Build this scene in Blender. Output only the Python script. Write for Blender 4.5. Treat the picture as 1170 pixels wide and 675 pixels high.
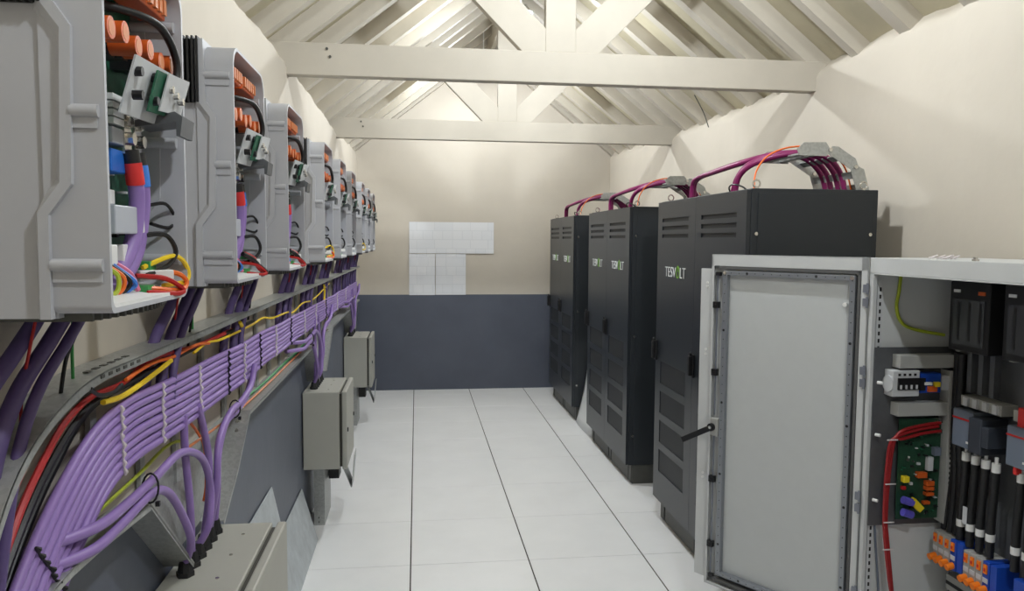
import bpy, bmesh, math, random
from mathutils import Vector, Matrix

random.seed(7)
scene = bpy.context.scene
for o in list(bpy.data.objects):
    bpy.data.objects.remove(o)
COL = scene.collection

# ------------------------------------------------------------------ camera
cam_d = bpy.data.cameras.new('camera')
cam = bpy.data.objects.new('camera', cam_d)
COL.objects.link(cam)
cam_d.sensor_width = 36.0
cam_d.lens = 862.2 * 36.0 / 1170.0
cam_d.clip_start = 0.05
CAM_H, YAW, PITCH, ROLL = 1.6297, 0.12578, 0.07268, 0.00641
_f = Vector((math.sin(YAW), math.cos(YAW), 0)); _r = Vector((math.cos(YAW), -math.sin(YAW), 0)); _u = Vector((0, 0, 1))
_f2 = _f * math.cos(PITCH) - _u * math.sin(PITCH); _u2 = _u * math.cos(PITCH) + _f * math.sin(PITCH)
_r3 = _r * math.cos(ROLL) + _u2 * math.sin(ROLL); _u3 = _u2 * math.cos(ROLL) - _r * math.sin(ROLL)
m = Matrix((_r3, _u3, -_f2)).transposed().to_4x4()
m.translation = Vector((0, 0, CAM_H))
cam.matrix_world = m
scene.camera = cam

# ------------------------------------------------------------------ world, exposure
w = bpy.data.worlds.new('world'); scene.world = w; w.use_nodes = True
w.node_tree.nodes['Background'].inputs[0].default_value = (0.8, 0.85, 1.0, 1)
w.node_tree.nodes['Background'].inputs[1].default_value = 0.02
scene.view_settings.view_transform = 'Standard'
scene.view_settings.look = 'None'
scene.view_settings.gamma = 1.0
scene.view_settings.use_curve_mapping = False
scene.view_settings.exposure = -0.02
LAMP_POWER = 1080.0
LAMP_COLOR = (0.915, 0.965, 1.0)
LAMP_SPOTS = [(0.62, 7.12, 3.15), (0.68, 5.10, 3.12), (0.80, 2.82, 3.12), (0.80, 0.35, 3.12)]

# ------------------------------------------------------------------ materials
MATS = {}
def lin(c):
    return tuple(((v / 255.0) / 12.92 if v / 255.0 <= 0.04045 else ((v / 255.0 + 0.055) / 1.055) ** 2.4) for v in c)

def mat(name, rgb, rough=0.5, metal=0.0, var=0.0, scale=6.0, bump=0.0, bscale=60.0, spec=0.5, emit=0.0, kind='noise', coat=0.0):
    M = bpy.data.materials.new(name); M.use_nodes = True
    nt = M.node_tree; b = nt.nodes['Principled BSDF']
    c = lin(rgb)
    b.inputs['Base Color'].default_value = (*c, 1)
    b.inputs['Roughness'].default_value = rough
    b.inputs['Metallic'].default_value = metal
    b.inputs['Specular IOR Level'].default_value = spec
    if coat: b.inputs['Coat Weight'].default_value = coat
    if emit:
        b.inputs['Emission Color'].default_value = (*c, 1); b.inputs['Emission Strength'].default_value = emit
    tc = nt.nodes.new('ShaderNodeNewGeometry')
    if var:
        if kind == 'voronoi':
            n = nt.nodes.new('ShaderNodeTexVoronoi'); out = n.outputs['Color']
            n.inputs['Scale'].default_value = scale
            sep = nt.nodes.new('ShaderNodeSeparateColor'); nt.links.new(out, sep.inputs[0]); fac = sep.outputs[0]
        else:
            n = nt.nodes.new('ShaderNodeTexNoise'); n.inputs['Scale'].default_value = scale
            n.inputs['Detail'].default_value = 5.0; n.inputs['Roughness'].default_value = 0.6
            fac = n.outputs['Fac']
        nt.links.new(tc.outputs['Position'], n.inputs['Vector'])
        r = nt.nodes.new('ShaderNodeValToRGB')
        r.color_ramp.elements[0].position = 0.3; r.color_ramp.elements[1].position = 0.7
        r.color_ramp.elements[0].color = (*[max(0, v * (1 - var)) for v in c], 1)
        r.color_ramp.elements[1].color = (*[min(1, v * (1 + var)) for v in c], 1)
        nt.links.new(fac, r.inputs[0]); nt.links.new(r.outputs[0], b.inputs['Base Color'])
    if bump:
        n2 = nt.nodes.new('ShaderNodeTexNoise'); n2.inputs['Scale'].default_value = bscale; n2.inputs['Detail'].default_value = 4
        nt.links.new(tc.outputs['Position'], n2.inputs['Vector'])
        bp = nt.nodes.new('ShaderNodeBump'); bp.inputs['Strength'].default_value = bump; bp.inputs['Distance'].default_value = 0.02
        nt.links.new(n2.outputs['Fac'], bp.inputs['Height']); nt.links.new(bp.outputs[0], b.inputs['Normal'])
    MATS[name] = M
    return M

mat('wall_cream', (198, 190, 177), 0.85, var=0.035, scale=2.2, bump=0.12, bscale=9)
mat('wall_slate', (86, 91, 104), 0.45, var=0.07, scale=3.5, bump=0.06, bscale=14)
mat('roof_board', (182, 174, 150), 0.8, var=0.14, scale=1.7)
mat('timber', (191, 184, 171), 0.7, var=0.04, scale=5)
mat('tile', (240, 240, 240), 0.32, var=0.03, scale=2.8, spec=0.45)
mat('grout', (60, 50, 46), 0.9)
mat('battery_paint', (42, 46, 51), 0.34, var=0.03, scale=9)
mat('battery_side', (36, 41, 46), 0.5)
mat('battery_grille', (26, 29, 33), 0.55)
mat('plinth_dark', (78, 78, 74), 0.5, var=0.08, scale=20)
mat('black_plastic', (22, 22, 24), 0.45)
mat('rubber', (30, 30, 32), 0.6)
mat('casting', (184, 185, 190), 0.45, var=0.03, scale=8, spec=0.4)
mat('heat_black', (26, 26, 28), 0.55)
mat('pcb', (34, 92, 68), 0.5, var=0.25, scale=70)
mat('orange_cap', (206, 92, 34), 0.42)
mat('orange_pin', (206, 126, 76), 0.5)
mat('white_plastic', (226, 226, 224), 0.45)
mat('grey_plastic', (176, 180, 188), 0.45)
mat('blue_plastic', (38, 110, 205), 0.45)
mat('blue_sleeve', (62, 126, 214), 0.5)
mat('red_sleeve', (212, 46, 44), 0.5)
mat('chrome', (215, 212, 205), 0.18, metal=0.9)
mat('galv', (176, 178, 176), 0.42, metal=0.55, var=0.07, scale=120, kind='voronoi')
mat('galv_dull', (168, 170, 168), 0.55, metal=0.3, var=0.06, scale=90, kind='voronoi')
mat('purple', (146, 118, 182), 0.42, var=0.05, scale=12)
mat('purple_dark', (88, 72, 120), 0.5)  # drop cables: purple darkened, shade under the inverters put into the colour
mat('magenta', (132, 32, 92), 0.4)
mat('red_wire', (178, 30, 30), 0.45)
mat('orange_wire', (232, 110, 40), 0.45)
mat('yellow_wire', (240, 206, 40), 0.45)
mat('green_wire', (60, 150, 80), 0.45)
mat('greenyellow_wire', (170, 184, 48), 0.45)
mat('pink_wire', (222, 120, 150), 0.45)
mat('tie_white', (214, 206, 206), 0.5)
mat('box_paint', (168, 167, 158), 0.5, var=0.02, scale=12)
mat('box_gap', (66, 64, 58), 0.8)
mat('sheet_metal', (184, 190, 194), 0.5, metal=0.15, var=0.12, scale=16)
mat('enc_paint', (204, 206, 206), 0.48, var=0.02, scale=14)
mat('enc_panel', (196, 199, 199), 0.55, var=0.015, scale=20)
mat('gasket', (92, 92, 92), 0.8)
mat('plate_dull', (100, 102, 105), 0.5, metal=0.4, var=0.10, scale=14)
mat('device_grey', (106, 115, 130), 0.5)
mat('device_dark', (52, 57, 66), 0.5)
mat('device_light', (200, 202, 204), 0.5)
mat('window_smoke', (70, 72, 74), 0.25)
mat('terminal_orange', (250, 130, 20), 0.45)
mat('terminal_blue', (24, 72, 175), 0.45)
mat('violet_cap', (92, 84, 190), 0.45)
mat('yellow_part', (240, 214, 40), 0.5)
mat('logo_white', (235, 238, 238), 0.5)
mat('logo_green', (120, 176, 50), 0.5)
mat('panel_white', (222, 224, 224), 0.4)
mat('hinge_grey', (136, 140, 150), 0.4, metal=0.4)
mat('bulb', (255, 244, 224), 0.4)
mat('rail_steel', (146, 150, 156), 0.45, metal=0.5)
mat('pcb_dark', (28, 66, 46), 0.5, var=0.3, scale=90)
mat('red_cable', (146, 22, 26), 0.45)
mat('duct_grey', (168, 168, 164), 0.6)

def paper_mat():
    M = bpy.data.materials.new('paper'); M.use_nodes = True; nt = M.node_tree; b = nt.nodes['Principled BSDF']
    b.inputs['Roughness'].default_value = 0.7
    g = nt.nodes.new('ShaderNodeNewGeometry')
    br = nt.nodes.new('ShaderNodeTexBrick')
    mp = nt.nodes.new('ShaderNodeMapping'); mp.inputs['Rotation'].default_value = (math.radians(90), 0, 0)
    nt.links.new(g.outputs['Position'], mp.inputs['Vector']); nt.links.new(mp.outputs[0], br.inputs['Vector'])
    br.inputs['Scale'].default_value = 2.6; br.inputs['Mortar Size'].default_value = 0.008
    br.offset = 0.37; br.offset_frequency = 3; br.squash = 0.55; br.squash_frequency = 2
    br.inputs['Color1'].default_value = (*lin((222, 224, 228)), 1); br.inputs['Color2'].default_value = (*lin((226, 227, 230)), 1)
    br.inputs['Mortar'].default_value = (*lin((214, 216, 220)), 1)
    nt.links.new(br.outputs[0], b.inputs['Base Color'])
    MATS['paper'] = M
paper_mat()

# ------------------------------------------------------------------ helpers
class MB:
    def __init__(s): s.v = []; s.f = []; s.m = []; s.mi = 0
    def mat(s, i): s.mi = i; return s
    def add(s, vs, fs):
        n = len(s.v); s.v += [tuple(v) for v in vs]
        for f in fs: s.f.append([i + n for i in f]); s.m.append(s.mi)
        return s
    def box(s, x0, x1, y0, y1, z0, z1):
        if x0 > x1: x0, x1 = x1, x0
        if y0 > y1: y0, y1 = y1, y0
        if z0 > z1: z0, z1 = z1, z0
        return s.add([(x0, y0, z0), (x1, y0, z0), (x1, y1, z0), (x0, y1, z0), (x0, y0, z1), (x1, y0, z1), (x1, y1, z1), (x0, y1, z1)],
                     [(0, 3, 2, 1), (4, 5, 6, 7), (0, 1, 5, 4), (1, 2, 6, 5), (2, 3, 7, 6), (3, 0, 4, 7)])
    def chbox(s, x0, x1, y0, y1, z0, z1, c):
        # box with its upper edges chamfered
        return s.add([(x0, y0, z0), (x1, y0, z0), (x1, y1, z0), (x0, y1, z0),
                      (x0, y0, z1 - c), (x1, y0, z1 - c), (x1, y1, z1 - c), (x0, y1, z1 - c),
                      (x0 + c, y0 + c, z1), (x1 - c, y0 + c, z1), (x1 - c, y1 - c, z1), (x0 + c, y1 - c, z1)],
                     [(0, 3, 2, 1), (0, 1, 5, 4), (1, 2, 6, 5), (2, 3, 7, 6), (3, 0, 4, 7),
                      (4, 5, 9, 8), (5, 6, 10, 9), (6, 7, 11, 10), (7, 4, 8, 11), (8, 9, 10, 11)])
    def prism(s, poly, axis, a, b):
        # poly in the two remaining axes (in xyz order), extruded along axis from a to b
        def P(p, t):
            return {'x': (t, p[0], p[1]), 'y': (p[0], t, p[1]), 'z': (p[0], p[1], t)}[axis]
        n = len(poly)
        vs = [P(p, a) for p in poly] + [P(p, b) for p in poly]
        fs = [tuple(range(n)), tuple(range(2 * n - 1, n - 1, -1))] + [(i, i + n, (i + 1) % n + n, (i + 1) % n) for i in range(n)]
        return s.add(vs, fs)
    def tube(s, pts, r, n=8, cap=True):
        pts = [Vector(p) for p in pts]; N = len(pts); vs = []
        up = None
        for i, p in enumerate(pts):
            t = (pts[min(i + 1, N - 1)] - pts[max(i - 1, 0)])
            if t.length < 1e-9: t = Vector((0, 0, 1))
            t.normalize()
            if up is None:
                up = Vector((0, 0, 1)) if abs(t.z) < 0.9 else Vector((1, 0, 0))
            up = up - t * up.dot(t)
            if up.length < 1e-6: up = t.orthogonal()
            up.normalize(); sd = t.cross(up)
            rr = r[i] if isinstance(r, (list, tuple)) else r
            for k in range(n):
                a = 2 * math.pi * k / n
                vs.append(p + (up * math.cos(a) + sd * math.sin(a)) * rr)
        fs = []
        for i in range(N - 1):
            for k in range(n):
                fs.append((i * n + k, i * n + (k + 1) % n, (i + 1) * n + (k + 1) % n, (i + 1) * n + k))
        if cap: fs += [tuple(range(n - 1, -1, -1)), tuple(range((N - 1) * n, N * n))]
        return s.add(vs, fs)
    def cyl(s, p0, p1, r, n=10, r1=None):
        return s.tube([p0, p1], [r, r if r1 is None else r1], n)
    def obox(s, c, ax, ay, az):
        # oriented box: centre, half-axis vectors
        c = Vector(c); ax = Vector(ax); ay = Vector(ay); az = Vector(az); vs = []
        for k in (-1, 1):
            for (i, j) in ((-1, -1), (1, -1), (1, 1), (-1, 1)): vs.append(c + ax * i + ay * j + az * k)
        return s.add(vs, [(0, 3, 2, 1), (4, 5, 6, 7), (0, 1, 5, 4), (1, 2, 6, 5), (2, 3, 7, 6), (3, 0, 4, 7)])
    def ribbon(s, yz, x0, x1, t):
        # strip following a polyline in the YZ plane, from x0 to x1, thickness t
        vs = []; n = len(yz)
        for i, (y, z) in enumerate(yz):
            a = Vector(yz[max(i - 1, 0)]); b = Vector(yz[min(i + 1, n - 1)]); d = (b - a).normalized(); nn = Vector((-d.y, d.x)) * t * 0.5
            vs += [(x0, y + nn.x, z + nn.y), (x1, y + nn.x, z + nn.y), (x1, y - nn.x, z - nn.y), (x0, y - nn.x, z - nn.y)]
        fs = [(0, 1, 2, 3), ((n - 1) * 4 + 3, (n - 1) * 4 + 2, (n - 1) * 4 + 1, (n - 1) * 4)]
        for i in range(n - 1):
            for k in range(4):
                fs.append((i * 4 + k, (i + 1) * 4 + k, (i + 1) * 4 + (k + 1) % 4, i * 4 + (k + 1) % 4))
        return s.add(vs, fs)
    def build(s, name, mats, parent=None, smooth=False, bevel=0.0, loc=None, rot=None):
        me = bpy.data.meshes.new(name)
        me.from_pydata(s.v, [], s.f)
        bm = bmesh.new(); bm.from_mesh(me); bmesh.ops.recalc_face_normals(bm, faces=bm.faces); bm.to_mesh(me); bm.free()
        if not isinstance(mats, (list, tuple)): mats = [mats]
        for mm in mats: me.materials.append(MATS[mm])
        for i, p in enumerate(me.polygons):
            p.material_index = s.m[i]
            p.use_smooth = smooth
        if smooth:
            try: me.set_sharp_from_angle(angle=math.radians(50))
            except Exception: pass
        o = bpy.data.objects.new(name, me); COL.objects.link(o)
        if parent: o.parent = parent
        if loc: o.location = loc
        if rot: o.rotation_euler = rot
        if bevel:
            b = o.modifiers.new('bevel', 'BEVEL'); b.width = bevel; b.segments = 2; b.limit_method = 'ANGLE'; b.angle_limit = math.radians(40)
        return o

def tag(o, label=None, cat=None, group=None, kind=None):
    if label: o['label'] = label
    if cat: o['category'] = cat
    if group: o['group'] = group
    if kind: o['kind'] = kind
    return o
def empty(name, loc, label, cat, group=None, rz=0.0):
    o = bpy.data.objects.new(name, None); COL.objects.link(o); o.location = loc; o.rotation_euler = (0, 0, rz)
    o.empty_display_size = 0.1
    return tag(o, label, cat, group)
def copy_tree(o, parent=None):
    kids = KIDS.get(o.name)
    if kids is None: kids = [c for c in bpy.data.objects if c.parent == o]; KIDS[o.name] = kids
    c = o.copy(); COL.objects.link(c); c.parent = parent
    for k in kids: copy_tree(k, c)
    return c
KIDS = {}
def curve(pts, sub=6):
    # Catmull-Rom through pts
    P = [Vector(p) for p in pts]; out = []
    for i in range(len(P) - 1):
        p0 = P[max(i - 1, 0)]; p1 = P[i]; p2 = P[i + 1]; p3 = P[min(i + 2, len(P) - 1)]
        for k in range(sub):
            t = k / sub
            out.append(0.5 * ((2 * p1) + (-p0 + p2) * t + (2 * p0 - 5 * p1 + 4 * p2 - p3) * t * t + (-p0 + 3 * p1 - 3 * p2 + p3) * t ** 3))
    out.append(P[-1]); return out
def wire(name, pts, r, material, parent=None, n=8, sub=6):
    return MB().tube(curve(pts, sub), r, n).build(name, material, parent, smooth=True)
ORD = ['first', 'second', 'third', 'fourth', 'fifth', 'sixth', 'seventh', 'eighth', 'ninth', 'tenth', 'eleventh', 'twelfth',
       'thirteenth', 'fourteenth', 'fifteenth', 'sixteenth', 'seventeenth', 'eighteenth']
def plate_with_holes(mb, x0, x1, ya, yb, za, zb, holes):
    # slab between x0..x1 covering (y,z) rectangle, with rectangular holes (y0,y1,z0,z1)
    ys = sorted({ya, yb, *[h[0] for h in holes], *[h[1] for h in holes]})
    zs = sorted({za, zb, *[h[2] for h in holes], *[h[3] for h in holes]})
    solid = lambda yc, zc: not any(h[0] < yc < h[1] and h[2] < zc < h[3] for h in holes)
    nz = len(zs) - 1; ny = len(ys) - 1
    S = [[solid((ys[i] + ys[i + 1]) / 2, (zs[k] + zs[k + 1]) / 2) for k in range(nz)] for i in range(ny)]
    for i in range(ny):
        for k in range(nz):
            if not S[i][k]: continue
            y0, y1, z0, z1 = ys[i], ys[i + 1], zs[k], zs[k + 1]
            mb.add([(x0, y0, z0), (x0, y1, z0), (x0, y1, z1), (x0, y0, z1)], [(0, 1, 2, 3)])
            mb.add([(x1, y0, z0), (x1, y1, z0), (x1, y1, z1), (x1, y0, z1)], [(3, 2, 1, 0)])
            if i == 0 or not S[i - 1][k]: mb.add([(x0, y0, z0), (x1, y0, z0), (x1, y0, z1), (x0, y0, z1)], [(0, 1, 2, 3)])
            if i == ny - 1 or not S[i + 1][k]: mb.add([(x0, y1, z0), (x1, y1, z0), (x1, y1, z1), (x0, y1, z1)], [(3, 2, 1, 0)])
            if k == 0 or not S[i][k - 1]: mb.add([(x0, y0, z0), (x1, y0, z0), (x1, y1, z0), (x0, y1, z0)], [(3, 2, 1, 0)])
            if k == nz - 1 or not S[i][k + 1]: mb.add([(x0, y0, z1), (x1, y0, z1), (x1, y1, z1), (x0, y1, z1)], [(0, 1, 2, 3)])
    return mb

# ================================================================== THE SETTING
XL, XR, YB, YF = -0.63, 2.12, 8.206, -1.6
WAINSCOT = 1.04
RIDGE_X = (XL + XR) / 2
PITCH_R = 0.785
def deck(x): return 3.749 - PITCH_R * abs(x - RIDGE_X)

floor = MB().box(XL - 0.3, XR + 0.3, YF - 0.3, YB + 0.2, -0.06, -0.0035).build('floor', 'grout')
tag(floor, kind='structure')
tiles = {}
x1t, y1t, TS = -0.0345, 3.7167, 0.6
cols = [x1t + TS * k for k in range(-1, 5)]
rows = [y1t + TS * k for k in range(-9, 9)]
for i in range(len(cols) - 1):
    for j in range(len(rows) - 1):
        xa, xb = max(cols[i], XL - 0.01), min(cols[i + 1], XR)
        ya, yb = max(rows[j], YF), min(rows[j + 1], YB)
        if xb - xa < 0.02 or yb - ya < 0.02: continue
        gx, gy = 0.0032, 0.0018
        key = (round(xb - xa, 3), round(yb - ya, 3))
        if key not in tiles:
            o = MB().chbox(gx, key[0] - gx, gy, key[1] - gy, -0.012, 0, 0.0012).build('tile', 'tile', floor)
            tiles[key] = o.data
        else:
            o = bpy.data.objects.new('tile', tiles[key]); COL.objects.link(o); o.parent = floor
        o.location = (xa, ya, 0)

# side walls with a ragged plaster top
def side_wall(name, xin, xout, prof):
    ys = [YF - 0.2 + (YB + 0.4 - YF) * k / 150 for k in range(151)]
    vs = []; fs = []
    def top(y):
        for (a, za), (b, zb) in zip(prof, prof[1:]):
            if a <= y <= b:
                t = (y - a) / (b - a); z = za + (zb - za) * t; break
        else: z = prof[0][1] if y < prof[0][0] else prof[-1][1]
        return z
    ph = [random.uniform(0, 6.28) for _ in range(5)]
    s = 1 if xin > xout else -1
    for y in ys:
        n = 0.007 * math.sin(y * 9 + ph[0]) + 0.006 * math.sin(y * 21 + ph[1]) + 0.004 * math.sin(y * 43 + ph[2]) + random.uniform(-0.004, 0.004)
        z = top(y) + n
        vs += [(xin, y, -0.05), (xin, y, z - 0.03), (xin - s * 0.012, y, z), (xin - s * 0.09, y, z + 0.075), (xout, y, z + 0.08)]
    for k in range(len(ys) - 1):
        for q in range(4): fs.append((k * 5 + q, (k + 1) * 5 + q, (k + 1) * 5 + q + 1, k * 5 + q + 1))
    o = MB().add(vs, fs).build(name, 'wall_cream', smooth=True)
    return tag(o, kind='structure')
wall_l = side_wall('wall_left', XL, XL - 0.45, [(-2, 2.50), (2.8, 2.47), (3.8, 2.505), (4.6, 2.50), (6.1, 2.485), (8.3, 2.56)])
wall_r = side_wall('wall_right', XR, XR + 0.45, [(-2, 2.55), (2.7, 2.553), (3.4, 2.552), (3.9, 2.53), (4.6, 2.475), (6.3, 2.495), (8.3, 2.57)])
MB().box(XL, XL + 0.004, YF, YB - 0.006, 0, WAINSCOT).build('wainscot', 'wall_slate', wall_l)
MB().box(XR - 0.004, XR, YF, YB - 0.006, 0, WAINSCOT).build('wainscot', 'wall_slate', wall_r)
def gable(name, y0, y1):
    poly = [(XL - 0.45, -0.05), (XR + 0.45, -0.05), (XR + 0.45, deck(XR + 0.45)), (RIDGE_X, deck(RIDGE_X)), (XL - 0.45, deck(XL - 0.45))]
    return tag(MB().prism(poly, 'y', y0, y1).build(name, 'wall_cream'), kind='structure')
wall_b = gable('wall_back', YB, YB + 0.25)
wall_f = gable('wall_front', YF - 0.25, YF)
MB().box(XL + 0.004, XR - 0.004, YB - 0.005, YB, 0, WAINSCOT).build('wainscot', 'wall_slate', wall_b)
MB().box(XL + 0.004, XR - 0.004, YF, YF + 0.005, 0, WAINSCOT).build('wainscot', 'wall_slate', wall_f)

# roof: deck boards on rafters, ridge board
ceil = MB()
for s in (-1, 1):
    xe = RIDGE_X + s * 1.95
    ceil.prism([(RIDGE_X, deck(RIDGE_X)), (xe, deck(xe)), (xe, deck(xe) + 0.06), (RIDGE_X, deck(RIDGE_X) + 0.06)], 'y', YF - 0.3, YB + 0.3)
ceil = tag(ceil.build('ceiling', 'roof_board'), kind='structure')
rafter_me = {}
def rafter(y, s, wdt, dep):
    key = (s, wdt, dep)
    xe = s * 1.62
    if key not in rafter_me:
        z0 = deck(RIDGE_X)
        poly = [(s * 0.02, z0 - PITCH_R * 0.02), (xe, z0 - PITCH_R * abs(xe)), (xe, z0 - PITCH_R * abs(xe) - dep * 1.25), (s * 0.02, z0 - PITCH_R * 0.02 - dep * 1.25)]
        o = MB().prism(poly, 'y', -wdt / 2, wdt / 2).build('rafter', 'timber', ceil)
        rafter_me[key] = o.data
    else:
        o = bpy.data.objects.new('rafter', rafter_me[key]); COL.objects.link(o); o.parent = ceil
    o.location = (RIDGE_X, y, 0)
for y in (-1.2, -0.75, -0.3, 0.15, 0.6, 1.05, 1.5, 1.95, 2.35, 2.75, 3.15, 4.38, 4.80, 5.22, 5.64, 6.62, 7.05, 7.48, 7.90, 8.16):
    for s in (-1, 1): rafter(y, s, 0.075, 0.085)
for y in (3.55, 3.96, 5.98, 6.3):
    for s in (-1, 1): rafter(y, s, 0.06, 0.085)
MB().box(RIDGE_X - 0.02, RIDGE_X + 0.02, YF, YB, 3.49, 3.745).build('ridge_board', 'timber', ceil)

# roof trusses
def make_truss(y, label):
    t = empty('roof_truss', (RIDGE_X, y, 2.435), label, 'roof truss', 'painted king post trusses')
    half = 1.375 + 0.12
    MB().box(-half, half, 0, 0.07, 0, 0.157).build('tie_beam', 'timber', t, bevel=0.004)
    MB().box(-0.090, 0.066, 0.006, 0.068, 0.157, 1.30).build('king_post', 'timber', t, bevel=0.003)
    for s in (-1, 1):
        cx = -0.012
        # 45 degree strut from the foot of the king post up to the rafter
        a = [(0.20 * s + cx, 0.157), (0.078 * s + cx, 0.157), (0.078 * s + cx, 0.272), (0.60 * s + cx, 0.272 + 0.522), (0.70 * s + cx, 0.157 + 0.50)]
        MB().prism([(p[0], p[1]) for p in a], 'y', 0.008, 0.064).build('strut', 'timber', t, bevel=0.002)
        zz = lambda x: deck(RIDGE_X + x) - 2.435
        poly = [(s * 0.03, zz(0.03)), (s * 1.55, zz(1.55)), (s * 1.55, zz(1.55) - 0.13), (s * 1.42, zz(1.42) - 0.125), (s * 0.03, zz(0.03) - 0.125)]
        MB().prism(poly, 'y', 0.004, 0.062).build('principal_rafter', 'timber', t, bevel=0.002)
    for (bx, bz) in ((-1.18, 0.128), (-1.165, 0.09)):
        MB().cyl((bx, 0.002, bz), (bx, -0.006, bz), 0.007, 8).build('bolt', 'plinth_dark', t)
    return t
make_truss(3.87, 'near cream painted roof truss with tie beam over the aisle')
make_truss(6.17, 'far cream painted roof truss nearer the papered end wall')

# lamps hung under the ridge
for i, (x, y, z) in enumerate(LAMP_SPOTS):
    t = empty('pendant_lamp', (x, y, z), 'bulb with an added white shade hanging in the roof, %s from the end wall' % ORD[i], 'lamp', 'bulbs with added shades hanging in the roof')
    MB().cyl((0, 0, 0.045), (0, 0, 0.10), 0.02, 12).build('lamp_holder', 'white_plastic', t, smooth=True)
    MB().cyl((0, 0, 0.10), (0, 0, deck(x) - z), 0.004, 6).build('cord', 'white_plastic', t)
    q = MB(); nseg = 24; vs = []; fs = []
    for (r_, z_) in ((0.024, 0.070), (0.055, 0.062), (0.088, 0.020), (0.090, 0.020), (0.057, 0.065), (0.024, 0.074)):
        for k in range(nseg): vs.append((r_ * math.cos(k * 2 * math.pi / nseg), r_ * math.sin(k * 2 * math.pi / nseg), z_))
    for a in range(6):
        for k in range(nseg): fs.append((a * nseg + k, a * nseg + (k + 1) % nseg, ((a + 1) % 6) * nseg + (k + 1) % nseg, ((a + 1) % 6) * nseg + k))
    q.add(vs, fs).build('added_shade', 'white_plastic', t, smooth=True)  # unseen shade, added to hold lamp light off the roof boards
    me = bpy.data.meshes.new('bulb'); bm = bmesh.new(); bmesh.ops.create_icosphere(bm, subdivisions=2, radius=0.045); bm.to_mesh(me); bm.free()
    bm_ = bpy.data.materials.new('bulb_light'); bm_.use_nodes = True
    nt = bm_.node_tree; nt.nodes.clear(); e = nt.nodes.new('ShaderNodeEmission'); oo = nt.nodes.new('ShaderNodeOutputMaterial')
    e.inputs[0].default_value = (*LAMP_COLOR, 1); e.inputs[1].default_value = LAMP_POWER; nt.links.new(e.outputs[0], oo.inputs[0])
    me.materials.append(bm_)
    b = bpy.data.objects.new('bulb', me); COL.objects.link(b); b.parent = t

# papers on the end wall
def paper(x0, x1, z0, z1, label):
    n = 14; mb = MB(); vs = []; fs = []
    for i in range(n + 1):
        for k in range(5):
            x = x0 + (x1 - x0) * i / n; z = z0 + (z1 - z0) * k / 4
            vs.append((x, YB - 0.009 - 0.0018 * abs(math.sin(i * 0.45 + k * 0.3)), z))
    for i in range(n):
        for k in range(4): fs.append((i * 5 + k, (i + 1) * 5 + k, (i + 1) * 5 + k + 1, i * 5 + k + 1))
    o = mb.add(vs, fs).build('wall_drawing', 'paper')
    md = o.modifiers.new('thick', 'SOLIDIFY'); md.thickness = 0.0008
    return tag(o, label, 'paper', 'drawings taped to the end wall')
paper(-0.080, 0.832, 1.486, 1.823, 'wide white drawing sheet taped topmost on the end wall')
paper(-0.082, 0.196, 1.036, 1.480, 'narrow white drawing sheet, lower left of the papers on end wall')
paper(0.202, 0.528, 1.038, 1.481, 'white drawing sheet, lower right of the papers on end wall')

# ================================================================== BATTERY CABINETS
def text_mesh(body, name, material, parent, width, height, loc):
    cu = bpy.data.curves.new(name, 'FONT'); cu.body = body; cu.extrude = 0.02; cu.offset = -0.012
    tmp = bpy.data.objects.new('tmp', cu); COL.objects.link(tmp)
    dg = bpy.context.evaluated_depsgraph_get(); dg.update()
    me = bpy.data.meshes.new_from_object(tmp.evaluated_get(dg)); bpy.data.objects.remove(tmp)
    xs = [v.co.x for v in me.vertices]; ys = [v.co.y for v in me.vertices]
    for v in me.vertices:
        X = (v.co.x - min(xs)) / (max(xs) - min(xs)) * width; Y = (v.co.y - min(ys)) / (max(ys) - min(ys)) * height; Z = v.co.z
        v.co = Vector((-Z * 0.05, -X, Y))
    me.materials.clear(); me.materials.append(MATS[material]); me.name = name
    o = bpy.data.objects.new(name, me); COL.objects.link(o); o.parent = parent; o.location = loc
    return o

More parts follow.
